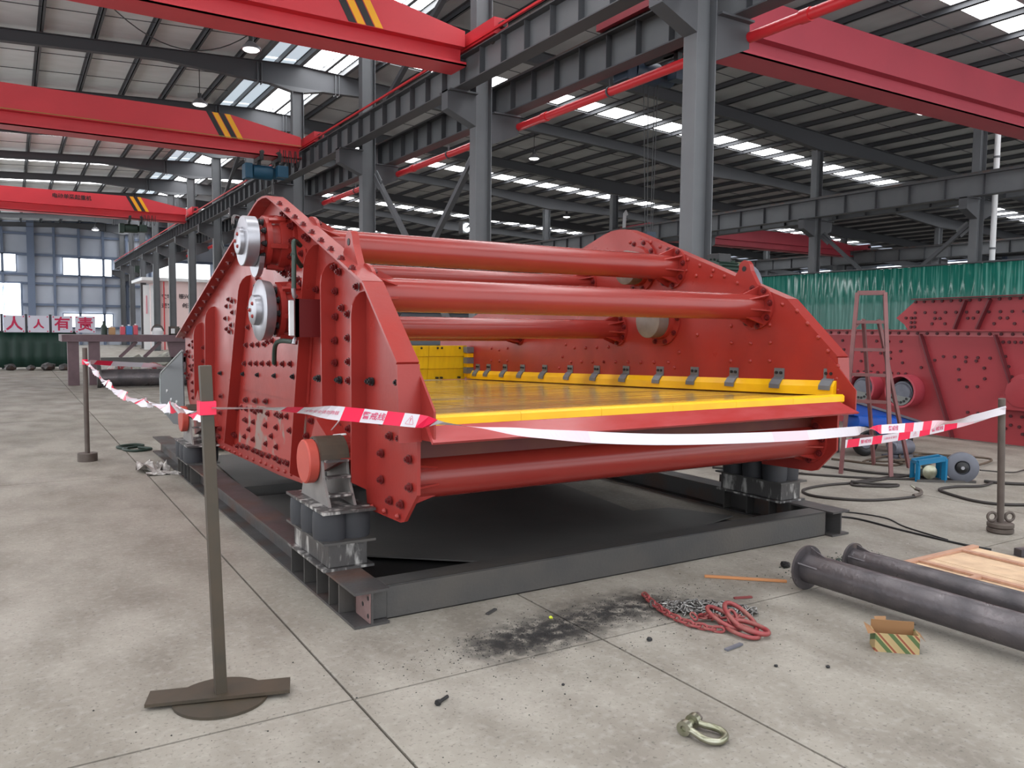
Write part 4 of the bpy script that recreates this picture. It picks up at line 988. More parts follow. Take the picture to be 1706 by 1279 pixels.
rb.build('barrier_tape', 'short tape running from the weighted post down to the screen corner', [(0, 1), (0.02, 0), (0.12, 1), (0.23, 0), (0.31, 1), (0.45, 0), (0.55, 1), (0.63, 0), (0.72, 1), (0.84, 0), (0.95, 2), (1.1, 1)], [('警戒线', 0.175, 0.03, 0.0004), ('注意安全请勿', 0.38, 0.019, 0), ('⚠', 0.59, 0.034, 0), ('警戒线', 0.78, 0.034, 0.0006)])
rb = Ribbon([(-0.80, -0.44, 1.19), (-0.79, 0.1, 1.165), (-0.78, 0.6, 1.135), (-0.775, 1.05, 1.11), (-0.77, 1.58, 1.08), (-0.77, 2.34, 1.05), (-0.77, 3.3, 1.045), (-0.765, 4.58, 1.08), (-0.757, 6.0, 1.15), (-0.752, 6.52, 1.14)],
    [(i/16, i*75 + (40 if i % 2 else 0)) for i in range(17)], 0.062)
L_ = rb.len; segs = []; d = 0; k = 0
pat = [1, 0, 1, 1, 2, 1, 0, 1, 2, 1, 1, 0, 1, 1]
while d < L_-0.1: segs.append((d, pat[k % 14])); d += 0.16 if pat[k % 14] else 0.1; k += 1
rb.build('barrier_tape', 'twisted crumpled tape hanging between the olive post and the slim post', segs, crinkle=0.012)
rb = Ribbon([(-0.72, 6.56, 1.14), (-0.4, 6.9, 1.10), (0.0, 7.3, 1.06), (0.24, 7.42, 1.03)], [(0, 40), (0.4, 20), (0.8, 20), (1, 75)], 0.06)
rb.build('barrier_tape', 'short tape from the slim post to the dark tail guard of the screen', [(0, 2), (0.12, 0), (0.4, 1), (0.7, 1), (0.95, 2)])

# ------------------------------------------------------------------ second machine
t = T('vibrating_screen', 'wine-red second vibrating screen in pieces along the green curtain', 'machine', (10.6, 2, 0))
PX = 10.4
sp = t.part('side_plate', MB().prism([(6.3, 0.4), (5.9, 0.10), (4.2, 0.06), (2.8, 0.02), (-0.6, 0.02), (-0.6, 1.60), (6.3, 1.60)], 'x', PX, PX+0.03), REDM)
t.part('top_flange', MB().box(PX-0.10, PX+0.04, -0.6, 6.3, 1.60, 1.615), REDM, sp)
t.part('flange_strip', MB().box(PX-0.012, PX-0.001, -0.6, 6.3, 1.52, 1.60), mat('pale_wine_red', srgb(176, 92, 96), 0.5), sp)
up_ = t.part('upper_plate', MB().prism([(3.72, 1.617), (3.78, 1.70), (3.92, 1.80), (3.60, 2.07), (-0.6, 2.12), (-0.6, 1.617)], 'x', PX+0.12, PX+0.15), REDM)
t.part('upper_flange', MB().obox((PX+0.08, 3.6, 2.085), (PX+0.08, -0.6, 2.135), 0.18, 0.014), REDMD, up_)
def rib2(x, y0, z0, y1, z1, par): t.part('stiffening_rib', MB().obox((x-0.045, y0, z0), (x-0.045, y1, z1), 0.022, 0.09, (1, 0, 0)), REDMD, par)
rib2(PX, 3.40, 1.55, 2.84, 0.03, sp); rib2(PX, 2.29, 1.55, 1.99, 0.7, sp); rib2(PX, 0.9, 1.55, 0.6, 0.1, sp)
rib2(PX+0.12, 2.80, 2.05, 2.95, 1.63, up_); rib2(PX+0.12, 2.45, 2.05, 2.62, 1.63, up_)
BH = MB().cyl((0, 0, 0), (0, 0, 0.02), 0.022, n=8).mesh('bolt', mat('dark_bolt_hole', srgb(74, 26, 32), 0.6))
def b2(lst, x, par):
    for y, z in lst: t.inst('bolt', BH, (x, y, z), (0, -PI/2, 0), par)
b2([(6.1-0.155*i, 1.56) for i in range(40)], PX-0.012, sp)
b2([(5.1-0.17*i, 1.24+0.02*(i % 3)) for i in range(9)], PX, sp); b2([(5.0-0.21*i, 1.43) for i in range(7)], PX, sp)
b2([(4.95-0.26*i+0.05*(i % 2), 1.04+0.06*((i*2) % 3)) for i in range(8)], PX, sp); b2([(4.6-0.12*i, 0.93) for i in range(9)], PX, sp)
b2([(3.05-0.17*i, 1.22) for i in range(5)], PX, sp); b2([(2.62+0.2*math.cos(a*PI/4+0.3), 0.98+0.2*math.sin(a*PI/4+0.3)) for a in range(8)], PX, sp)
b2([(2.2-0.08*i, 1.45) for i in range(4)], PX, sp); b2([(2.16-0.05*i, 1.25-0.14*i) for i in range(6)], PX, sp); b2([(2.0+0.12*math.cos(q), 0.2+0.1*math.sin(q)) for q in (0.4, 1.2, 2.2, 3.3)], PX, sp)
b2([(2.65-0.15*i, 0.42) for i in range(6)], PX, sp); b2([(1.8-0.16*i, 1.22) for i in range(12)], PX, sp)
b2([(3.6-0.14*i, 2.045+0.0015*i) for i in range(28)], PX+0.12, up_); b2([(3.6-0.16*i, 1.88) for i in range(26)], PX+0.12, up_)
b2([(3.75, 1.80), (3.66, 1.80), (3.60, 1.80), (3.66, 1.73), (3.60, 1.73), (3.66, 1.66), (3.60, 1.66), (3.28, 1.79), (3.2, 1.79), (3.32, 1.71), (3.12, 1.71), (2.78, 1.79), (2.7, 1.79), (2.6, 1.71), (2.32, 1.79), (2.22, 1.79), (2.4, 1.71), (2.12, 1.71), (1.8, 1.79), (1.6, 1.72)], PX+0.12, up_)
for y, z, r in ((3.57, 0.67, 0.255), (4.25, 0.69, 0.24)):
    h = t.part('vibrator_tube', MB().ring((PX+0.01, y, z), (-1, 0, 0), r-0.03, r, 0.26, 36), mat('tube_pink_rim', srgb(170, 66, 78), 0.45), smooth=True)
    t.part('tube_inside', MB().cyl((PX-0.01, y, z), (PX-0.02, y, z), r-0.03, n=28), BLACK, h)
    c = Vector((PX-0.2, y, z-0.02)); 
    g_ = t.part('motor_body', MB().lathe((PX-0.02, y-0.0, z-0.03), (-1, 0, 0), [(0, 0.15), (0.18, 0.155), (0.2, 0.14)], 24), GREYM, h, smooth=True)
    t.part('end_cover', MB().prism([(y+0.19*math.cos(a), z-0.03+0.19*math.sin(a)) for a in [PI+0.35+i*(PI*0.86)/12 for i in range(13)]], 'x', PX-0.25, PX-0.215), mat('end_cover_grey', srgb(120, 122, 120), 0.5) if y < 4 else bpy.data.materials['end_cover_grey'], h)
    for k in range(9): t.part('cooling_fin', MB().ring((PX-0.03-0.019*k, y, z-0.02), (-1, 0, 0), 0.14, 0.172, 0.008, 22), GREYM, h)
    for k in range(6):
        a = PI+0.6+k*0.4; t.part('cover_bolt', MB().cyl((PX-0.26, y+0.14*math.cos(a), z-0.03+0.14*math.sin(a)), (PX-0.25, y+0.14*math.cos(a), z-0.03+0.14*math.sin(a)), 0.02, n=8), BLACK, h)
t.part('round_boss', MB().lathe((PX, 1.86, 0.76), (-1, 0, 0), [(0, 0.26), (0.05, 0.26), (0.06, 0.2), (0.16, 0.2), (0.17, 0.12)], 32), REDM, smooth=True)
t.part('boss_shelf', MB().prism([(2.3, 0.52), (0.6, 0.50), (0.6, 0.55), (2.1, 0.72)], 'x', PX-0.14, PX), REDM)
t.part('foot_block', MB().box(PX-0.1, PX+0.2, 1.45, 1.75, 0.2, 0.5), GREYM)
t.part('end_wall', MB().box(PX, 13.5, 6.26, 6.3, 0.3, 1.6), REDM)
t.part('back_plate', MB().box(13.5, 13.53, -0.6, 6.3, 0.02, 1.6), REDM)
# orange beams peeping over the curtain row
one('red_beam', 'bright orange-red beam end showing above the curtain beside the first machine', 'beam', MB().prism([(14.5, 3.2), (18.0, 3.2), (17.2, 3.44), (14.9, 3.38)], 'y', 19.0, 19.3), CRANE)

# ladder
t = T('step_ladder', 'rusty pink steel A-frame ladder standing before the second machine', 'ladder', (6.5, 1.6, 0))
a0, a1 = Vector((6.31, 1.76, 0)), Vector((6.75, 1.95, 2.01)); b0, b1 = Vector((6.56, 1.32, 0)), Vector((6.92, 1.72, 2.01))
t.part('stile', MB().obox(a0, a1, 0.04, 0.04), LADDER); t.part('stile', MB().obox(b0, b1, 0.04, 0.04), LADDER)
t.part('top_bar', MB().obox(a1, b1, 0.04, 0.05), LADDER)
for z in (0.42, 0.80, 1.09, 1.37, 1.68): t.part('rung', MB().obox(a0.lerp(a1, z/2.01), b0.lerp(b1, z/2.01), 0.03, 0.035), LADDER)
c0, c1 = Vector((7.18, 1.95, 0)), a1.lerp(b1, 0.25) - Vector((0, 0, 0.3)); d0, d1 = Vector((7.36, 1.62, 0)), a1.lerp(b1, 0.8) - Vector((0, 0, 0.3))
t.part('rear_leg', MB().obox(c0, c1, 0.035, 0.035), LADDER); t.part('rear_leg', MB().obox(d0, d1, 0.035, 0.035), LADDER)
t.part('spreader', MB().obox(c0.lerp(c1, 0.25), d0.lerp(d1, 0.25), 0.025, 0.025), LADDER)
t.part('spreader', MB().obox(a0.lerp(a1, 0.8), c1, 0.02, 0.02), LADDER)

# blue trough cart
t = T('trough_cart', 'cart with a sloping blue trough and two tyres behind the ladder', 'cart', (8.1, 2.7, 0))
t.part('trough', MB().add([(7.55, 2.5, 0.52), (8.95, 2.5, 0.30), (8.95, 2.5, 0.36), (7.55, 2.5, 0.68), (7.55, 2.95, 0.52), (8.95, 2.95, 0.30), (8.95, 2.95, 0.36), (7.55, 2.95, 0.68)], [(0,1,2,3),(7,6,5,4),(0,4,5,1),(1,5,6,2),(2,6,7,3),(3,7,4,0)]), BLUE)
t.part('blue_tank', MB().lathe((7.6, 2.6, 0.43), (1, -0.1, -0.12), [(0, 0.06), (0.03, 0.13), (0.75, 0.13), (0.78, 0.08)], 20), BLUE, smooth=True)
t.part('trough_lip', MB().obox((7.55, 2.48, 0.69), (8.95, 2.48, 0.37), 0.03, 0.03), GREYM)
t.part('cart_frame', MB().obox((7.6, 2.7, 0.26), (8.8, 2.7, 0.24), 0.3, 0.04), GREYM)
for x, y in ((7.72, 2.45), (8.42, 2.42)):
    w_ = t.part('tyre', MB().torus((x, y, 0.19), (0.25, 1, 0), 0.135, 0.055, 24, 10), BLACK, smooth=True)
    t.part('wheel_hub', MB().cyl((x-0.008, y-0.03, 0.19), (x+0.008, y+0.03, 0.19), 0.09, n=16), WHITE if x > 8 else GREYM, w_)
t.part('pump_motor', MB().lathe((7.9, 2.2, 0.12), (1, -0.1, 0), [(0, 0.07), (0.02, 0.09), (0.32, 0.09), (0.34, 0.06)], 18), GREYM, smooth=True)
t.part('pump_base', MB().box(7.85, 8.3, 2.08, 2.3, 0, 0.035), GREYM)
for x in (7.65, 8.75): t.part('cart_leg', MB().box(x, x+0.04, 2.8, 2.84, 0, 0.3), GREYM)

# blue winch
t = T('cable_winch', 'small teal framed winch with a big grey disc lying among the hoses', 'winch', (6.9, 0.9, 0))
def V(u, v, z): return Vector((6.62, 1.06, 0)) + Vector((0.50, -0.36, 0))*u + Vector((0.36, 0.50, 0))*v + Vector((0, 0, z))
for v in (0.0, 0.22):
    mb = MB(); mb.obox(V(0, v, 0.0), V(0, v, 0.2), 0.035, 0.035); mb.obox(V(0.44, v, 0.0), V(0.44, v, 0.25), 0.045, 0.035); mb.obox(V(0, v, 0.2), V(0.44, v, 0.25), 0.05, 0.05)
    t.part('frame_hoop', mb, TEAL)
for u, z in ((0, 0.2), (0.44, 0.25)): t.part('frame_bar', MB().obox(V(u, 0, z), V(u, 0.22, z), 0.035, 0.035), TEAL)
t.part('base_rail', MB().obox(V(-0.02, 0, 0.012), V(0.95, 0.0, 0.012), 0.05, 0.024), FRAMEB); t.part('base_rail', MB().obox(V(-0.02, 0.22, 0.012), V(0.9, 0.22, 0.012), 0.05, 0.024), FRAMEB)
t.part('motor', MB().lathe(V(0.22, 0.02, 0.10), V(0.22, 0.34, 0.1)-V(0.22, 0.02, 0.1), [(0, 0.03), (0.015, 0.075), (0.15, 0.085), (0.18, 0.06)], 22), SHACK, smooth=True)
ax = (V(0, 0, 0)-V(0.25, 1, 0)).normalized(); c = V(0.74, 0.06, 0.16)
d_ = t.part('cable_disc', MB().lathe(c, ax, [(0, 0.15), (0.005, 0.16), (0.05, 0.16), (0.056, 0.15), (0.056, 0.075), (0.03, 0.07)], 40), GREYM, smooth=True)
t.part('disc_hub', MB().lathe(c+ax*0.03, ax, [(0, 0.065), (0.03, 0.06), (0.05, 0.03)], 20), BLACK, d_, smooth=True)
t.part('hub_cap', MB().lathe(c+ax*0.07, ax, [(0, 0.022), (0.02, 0.018)], 12), CHROME, d_)
t.part('rear_disc', MB().lathe(c-ax*0.10, ax, [(0, 0.13), (0.04, 0.13)], 28), GREYM, d_)

# hoses and cables on the floor
def floor_line(label, cat, pts, r, mt, name='hose', k=8):
    P_ = [(p[0], p[1], r + (p[2] if len(p) > 2 else 0)) for p in pts]
    return one(name, label, cat, MB().tube(spline(P_, k), r, 8), mt, (P_[0][0], P_[0][1], 0), smooth=True)
floor_line('black hose looping on the floor beside the far front frame corner, ending in a nozzle', 'hose', [(7.0, 1.30), (6.1, 1.28), (5.55, 1.36), (5.15, 1.32), (4.98, 1.15), (5.0, 0.95), (5.2, 0.71), (5.5, 0.60), (5.8, 0.57)], 0.013, RUBBER)
t = T('torch_nozzle', 'small bent torch nozzle at the end of the looped hose', 'torch', (5.88, 0.60, 0))
t.part('handle', MB().tube(spline([(5.78, 0.575, 0.02), (5.88, 0.57, 0.03), (5.93, 0.6, 0.05), (5.9, 0.64, 0.07)], 5), 0.018, 8), POSTB, smooth=True)
t.part('tip', MB().cyl((5.9, 0.64, 0.07), (5.86, 0.66, 0.10), 0.012, 0.006, 10), SHACK)
floor_line('black hose with a flattened loop between the ladder and the winch', 'hose', [(6.75, 1.35), (6.45, 1.33), (6.0, 1.33), (5.8, 1.26), (5.82, 1.16), (6.0, 1.02), (6.12, 0.98), (6.2, 1.02), (6.05, 1.17), (5.85, 1.3, 0.02)], 0.013, RUBBER)
floor_line('grey hose curving out toward the weighted post', 'hose', [(7.2, 0.6), (6.9, 0.55), (6.62, 0.66), (6.35, 0.66), (6.22, 0.50), (6.1, 0.2), (6.15, -0.02), (6.4, -0.20), (6.8, -0.45)], 0.014, RUBBER)
floor_line('dark hose running from the winch off to the side past the weighted post', 'hose', [(7.2, 0.68), (7.25, 0.55), (7.35, 0.42), (7.6, 0.25), (8.0, 0.0)], 0.016, RUBBER)
floor_line('thin cable stretched from the winch disc across the floor', 'cable', [(7.3, 0.78, 0.1), (7.9, 0.75, 0.03), (8.5, 0.85), (9.5, 0.6)], 0.008, RUBBER, 'cable')
floor_line('dark hose passing under the ladder to the winch', 'hose', [(6.9, 1.15), (6.6, 1.62), (6.5, 2.1), (6.3, 2.7), (5.9, 3.3)], 0.014, RUBBER)
floor_line('second dark hose lying parallel under the ladder', 'hose', [(6.8, 1.05), (6.35, 1.35), (6.0, 1.75), (5.7, 2.2), (5.3, 2.7)], 0.012, RUBBER)
for i in range(6):
    rr = random.Random(i+40)
    floor_line(['tangled brown cable nearest the trough cart', 'brown cable in the heap behind the winch', 'frayed cable loop in the heap behind the winch', 'cable strand crossing the heap behind the winch', 'loose cable end lying toward the second machine', 'coiled cable topmost in the heap behind the winch'][i], 'cable',
        [(7.1+i*0.12+rr.uniform(-.3, .3), 2.3-i*0.12+rr.uniform(-.2, .2), 0.01*i), (7.6+rr.uniform(-.3, .3), 1.9+rr.uniform(-.3, .3), 0.01*i), (8.0+rr.uniform(-.3, .3), 2.1+rr.uniform(-.4, .3), 0.01*i), (8.3+rr.uniform(-.2, .5), 1.7+rr.uniform(-.3, .3), 0.01*i), (7.9+rr.uniform(-.2, .5), 1.4+rr.uniform(-.2, .2), 0.01*i)], 0.013, mat('brown_cable', srgb(86, 72, 60), 0.7) if i == 0 else bpy.data.materials['brown_cable'], 'cable')
floor_line('thin black wire rope lying from the frame corner toward the pipes', 'cable', [(4.12, 0.62), (4.3, 0.5), (4.50, 0.3), (4.47, -0.14), (4.46, -0.6), (4.50, -0.82)], 0.008, BLACK, 'wire_rope')
floor_line('second thin wire rope branching beside the frame corner', 'cable', [(4.15, 0.7), (4.6, 0.55), (4.75, 0.2), (4.6, -0.1), (4.5, -0.5)], 0.006, BLACK, 'wire_rope')
floor_line('green rope coiled on the floor at the tail of the frame', 'rope', [(-0.12, 7.3), (0.0, 7.1), (-0.2, 7.0), (-0.3, 7.25), (-0.05, 7.45), (-0.15, 7.6), (-0.35, 7.45), (-0.25, 7.2)], 0.018, GHOSE, 'rope')

# ------------------------------------------------------------------ pipes, pallet, carton
def pipe(x, y0, y1, z, r, fr, label):
    t = T('flanged_pipe', label, 'pipe', (x, y0, 0), 'flanged pipes on the floor')
    t.part('pipe_body', MB().cyl((x, y0, z), (x+0.02, y1, z), r, n=36), PIPEM, smooth=True)
    for ye, sg in ((y0, -1), (y1, 1)):
        f = t.part('flange', MB().lathe((x, ye, z), (0, -sg, 0), [(0, fr), (0.016, fr), (0.016, r)], 40), PIPEM, smooth=True)
        for k in range(8):
            a = 2*PI*k/8+0.2; t.part('flange_hole', MB().cyl((x+math.cos(a)*(fr+r)/2, ye-sg*0.0165, z+math.sin(a)*(fr+r)/2), (x+math.cos(a)*(fr+r)/2, ye-sg*0.018, z+math.sin(a)*(fr+r)/2), 0.009, n=8), BLACK, f)
        for a in (0.4, 1.57, 2.74):
            u = Vector((math.cos(a), 0, math.sin(a))); c = Vector((x, ye+sg*0.016, z)); v = Vector((-math.sin(a), 0, math.cos(a)))*0.004
            q = [c+u*(r-0.003), c+u*(fr-0.006), c+u*(r-0.003)+Vector((0, sg*0.11, 0))]
            t.part('gusset', MB().add([p-v for p in q]+[p+v for p in q], [(0, 2, 1), (3, 4, 5), (0, 1, 4, 3), (1, 2, 5, 4), (2, 0, 3, 5)]), PIPEM, f)
pipe(2.60, -0.74, -3.6, 0.135, 0.088, 0.134, 'thicker flanged steel pipe lying beside the brown carton')
pipe(3.10, -0.70, -3.6, 0.105, 0.072, 0.105, 'thinner flanged steel pipe lying between its neighbour and the wooden crate lid')
t = T('crate_lid', 'pale wooden crate lid with battens lying beyond the two flanged pipes', 'pallet', (3.8, -1.3, 0))
for i in range(6):
    t.part('board', MB().box(3.30+0.19*i, 3.485+0.19*i, -2.6, -0.72, 0.0, 0.014+0.001*(i % 2)), WOOD)
for x in (3.70, 4.22): t.part('batten', MB().box(x, x+0.045, -2.6, -0.72, 0.016, 0.03), WOODP)
t.part('batten', MB().box(3.30, 4.44, -0.765, -0.72, 0.016, 0.031), WOODP); t.part('batten', MB().box(3.30, 3.7, -1.185, -1.14, 0.016, 0.031), WOODP)
one('steel_tube', 'grey square steel tube lying flat beyond the crate lid', 'tube', MB().obox((4.5, -1.0, 0.03), (5.6, -1.25, 0.03), 0.06, 0.05), PIPEM)
one('steel_bracket', 'dark steel block at the frame edge beyond the crate lid', 'bracket', MB().box(5.05, 5.2, -1.05, -0.9, 0, 0.1).box(5.0, 5.25, -1.1, -0.85, 0, 0.02), FRAME)
CARDP = bpy.data.materials.new('striped_carton_print'); CARDP.use_nodes = True
nt = CARDP.node_tree; b_ = nt.nodes['Principled BSDF']; b_.inputs['Roughness'].default_value = 0.6
tc = nt.nodes.new('ShaderNodeTexCoord'); mp = nt.nodes.new('ShaderNodeMapping'); mp.inputs['Rotation'].default_value = (0, 0.75, 0.3)
wv = nt.nodes.new('ShaderNodeTexWave'); wv.inputs['Scale'].default_value = 5.2; wv.wave_profile = 'SAW'
cr = nt.nodes.new('ShaderNodeValToRGB'); cr.color_ramp.interpolation = 'CONSTANT'; e = cr.color_ramp.elements
e[0].color = srgb(168, 146, 104); e[1].position = 0.32; e[1].color = srgb(78, 98, 58)
for p, c in ((0.62, srgb(172, 150, 106)), (0.72, srgb(136, 70, 50)), (0.86, srgb(172, 150, 106))):
    q = e.new(p); q.color = c
nt.links.new(tc.outputs['Object'], mp.inputs[0]); nt.links.new(mp.outputs[0], wv.inputs[0]); nt.links.new(wv.outputs[0], cr.inputs[0]); nt.links.new(cr.outputs[0], b_.inputs['Base Color'])
t = T('carton', 'small open carton with green and red diagonal stripes beside the flanged pipes', 'box', (2.2, -1.55, 0))
ang = -0.745; ca, sa = math.cos(ang), math.sin(ang)
def cb(u, v, z): return Vector((2.09 + ca*u - sa*v, -1.54 + sa*u + ca*v, z))
w1, w2, hh = 0.20, 0.10, 0.092
def slab(p, q, z0, z1, th, mt, name):
    t.part(name, MB().obox(p.lerp(q, 0.0)+Vector((0, 0, (z0+z1)/2)), q+Vector((0, 0, (z0+z1)/2)), th, z1-z0), mt)
slab(cb(0, 0, 0), cb(w1, 0, 0), 0, hh, 0.004, CARDP, 'front_panel'); slab(cb(0, w2, 0), cb(w1, w2, 0), 0, hh+0.035, 0.004, CARD, 'back_panel')
slab(cb(0, 0, 0), cb(0, w2, 0), 0, hh, 0.004, CARDP, 'side_panel'); slab(cb(w1, 0, 0), cb(w1, w2, 0), 0, hh, 0.004, CARDP, 'side_panel')
t.part('bottom', MB().add([cb(0, 0, 0.003), cb(w1, 0, 0.003), cb(w1, w2, 0.003), cb(0, w2, 0.003)], [(0, 1, 2, 3)]), CARD)
t.part('flap', MB().add([cb(-0.002, 0, hh), cb(-0.002, w2, hh), cb(-0.035, w2, hh+0.02), cb(-0.035, 0, hh-0.005)], [(0, 1, 2, 3)]), CARD)
t.part('flap', MB().add([cb(0.02, w2, hh+0.03), cb(0.07, w2, hh+0.035), cb(0.075, w2+0.03, hh+0.045), cb(0.02, w2+0.03, hh+0.04)], [(0, 1, 2, 3)]), CARD)
t.part('flap', MB().add([cb(w1+0.002, 0, hh), cb(w1+0.002, w2, hh), cb(w1+0.03, w2, hh-0.02), cb(w1+0.03, 0, hh-0.03)], [(0, 1, 2, 3)]), CARD)

# ------------------------------------------------------------------ chains, shackle, scraps
def link_mesh(R, r, name, mt):
    mb = MB(); pts = []
    for i in range(16):
        a = 2*PI*i/16; pts.append((R*0.62*math.cos(a), R*math.sin(a) + (R*0.45 if math.sin(a) > 0 else -R*0.45), 0))
    return mb.tube(pts, r, 6, True).mesh(name, mt, True)
LS = link_mesh(0.017, 0.0045, 'chain_link', CHAINS); LR = link_mesh(0.017, 0.0055, 'chain_link', CHAINR)
t = T('lifting_chain', 'tangled heap of bare grey chain beside the red rings', 'chain', (1.78, -0.68, 0))
rnd = random.Random(5)
for i in range(210):
    a = rnd.uniform(0, 2*PI); q = math.sqrt(rnd.random())
    u, v = q*math.cos(a)*0.30, q*math.sin(a)*0.10
    x = 1.78 + u*0.72 + v*0.7; y = -0.69 - u*0.62 + v*0.8
    t.inst('chain_link', LS, (x, y, 0.008 + rnd.random()*0.035*(1-q*0.7)), (rnd.uniform(-0.7, 0.7), rnd.uniform(-0.7, 0.7), rnd.uniform(0, PI)))
t = T('chain_sling', 'worn red chain sling ending in thick oval rings', 'chain', (1.6, -0.9, 0))
path = spline([(1.655, -0.33, 0), (1.60, -0.46, 0), (1.555, -0.60, 0), (1.535, -0.72, 0), (1.535, -0.83, 0), (1.56, -0.90, 0), (1.60, -0.97, 0), (1.63, -1.0, 0)], 10)
acc = 0; k = 0
for a, b_ in zip(path[:-1], path[1:]):
    acc += (b_-a).length
    if acc > 0.036:
        acc = 0; d = b_-a; t.inst('chain_link', LR, (a.x, a.y, 0.018), (0, 1.3 if k % 2 else 0.25, math.atan2(d.y, d.x)-PI/2), scale=1.25); k += 1
for i in range(14):
    t.inst('chain_link', LR, (1.62+0.02*i*0.7+rnd.uniform(-.02, .02), -0.80-0.012*i+rnd.uniform(-.02, .02), 0.02+rnd.random()*0.02), (rnd.uniform(-.8, .8), rnd.uniform(-.8, .8), rnd.uniform(0, 3)), scale=1.1)
def ring(c, ang, tilt, R, r, sx, name='ring'):
    mb = MB(); mb.torus((0, 0, 0), (0, 0, 1), R, r, 30, 10, sx); me = mb.mesh(name, CHAINR, True)
    t.inst(name, me, c, (tilt, 0, ang))
ring((1.70, -0.92, 0.045), 0.75, 0.35, 0.075, 0.011, 1.45); ring((1.76, -0.98, 0.055), 0.5, 0.45, 0.08, 0.0125, 1.5); ring((1.695, -1.05, 0.02), 0.78, 0.08, 0.06, 0.011, 1.7); ring((1.74, -1.07, 0.035), 0.95, 0.12, 0.06, 0.013, 1.6)
ring((1.71, -0.97, 0.06), 0.2, 0.9, 0.032, 0.008, 1.4)
# shackle
t = T('shackle', 'galvanised bow shackle lying alone on the concrete in front', 'shackle', (0.76, -1.70, 0))
th = -1.225; cs, sn = math.cos(th), math.sin(th)
def sh(u, v, z): return Vector((0.738 + cs*u - sn*v, -1.672 + sn*u + cs*v, z))
bow = [(0.004, 0.036), (0.035, 0.040), (0.07, 0.052), (0.10, 0.052), (0.124, 0.036), (0.134, 0.014)]
bow = [(u, v, 0.028-0.09*u) for u, v in bow] + [(u, -v, 0.028-0.09*u) for u, v in reversed(bow)]
t.part('bow', MB().tube(spline([sh(*p) for p in bow], 6), 0.0135, 12), SHACK, smooth=True)
ax = sh(0, 1, 0)-sh(0, 0, 0)
for v0 in (-0.05, 0.024):
    t.part('eye', MB().ring(sh(-0.008, v0, 0.029), ax, 0.013, 0.0285, 0.026, 28), SHACK, smooth=True)
p_ = t.part('pin', MB().cyl(sh(-0.008, -0.038, 0.029), sh(-0.008, 0.078, 0.029), 0.0125, n=16), SHACK, smooth=True)
t.part('pin_nut', MB().cyl(sh(-0.008, 0.054, 0.029), sh(-0.008, 0.074, 0.029), 0.023, n=6), POSTB, p_)
# black bolt
t = T('hex_bolt', 'single black hex bolt lying on the concrete before the screen', 'bolt', (0.03, -0.95, 0))
t.part('shank', MB().cyl((0.0, -0.97, 0.011), (0.055, -0.94, 0.011), 0.0075, n=10), BLACK, smooth=True)
t.part('hex_head', MB().cyl((-0.012, -0.9765, 0.012), (0.0, -0.97, 0.012), 0.0135, n=6), BLACK)
one('wood_stick', 'orange-brown wooden stick lying in front of the frame beam', 'stick', MB().obox((2.23, -0.25, 0.009), (2.60, -0.585, 0.009), 0.022, 0.016), mat('orange_wood', srgb(190, 130, 84), 0.6), bevel=0.003)
scr_ = [('flat dark metal scrap near the frame channel', (0.74, -0.13), 0.045, 0.02, 0.5, FRAME), ('red painted metal scrap behind the red rings', (2.13, -0.66), 0.055, 0.02, -0.4, mat('scrap_red', srgb(128, 62, 62), 0.6)), ('grey metal offcut in front of the red rings', (1.52, -1.16), 0.06, 0.022, 0.1, GREYM)]
for lb, (x, y), l, wd, a, mt in scr_:
    one('metal_scrap', lb, 'scrap', MB().obox((x-l*math.cos(a), y-l*math.sin(a), 0.005), (x+l*math.cos(a), y+l*math.sin(a), 0.008), wd, 0.008), mt, group='metal scraps')
def lump(name, lb, x, y, s_, mt, seed, cat='stone'):
    r_ = random.Random(seed); import bmesh
    bm = bmesh.new(); bmesh.ops.create_icosphere(bm, subdivisions=2, radius=1)
    for v in bm.verts: v.co = v.co*r_.uniform(0.75, 1.1); v.co.z = max(-0.55, v.co.z*0.7)
    for v in bm.verts: v.co = (v.co + Vector((0, 0, 0.55)))*s_
    me = bpy.data.meshes.new(name); bm.to_mesh(me); bm.free(); me.materials.append(mt)
    o = link(bpy.data.objects.new(name, me)); o.location = (x, y, 0); o['label'] = lb; o['category'] = cat; return o
lump('black_lump', 'dark stone chip on the concrete below the grit patch', 1.22, -0.88, 0.016, BLACK, 1)
lump('yellow_crumb', 'bright lime crumb on the black grit', 0.97, -0.37, 0.012, mat('lime', srgb(200, 210, 60), 0.6), 2, 'debris')
lump('dirt_clod', 'dark dirt clod behind the flange of the thicker pipe', 2.86, -0.36, 0.035, BLACK, 3, 'dirt')
lump('dirt_clod', 'smaller dark dirt clod beside the clod behind the thicker pipe', 2.93, -0.45, 0.024, FRAME, 13, 'dirt')
lump('black_lump', 'black chip on the concrete near the carton', 1.72, -1.55, 0.011, BLACK, 4)
lump('black_lump', 'second black chip a step from the carton', 1.52, -1.42, 0.010, BLACK, 5)
lump('black_lump', 'black chip near the middle of the front concrete slab', 0.55, -1.08, 0.008, BLACK, 6)
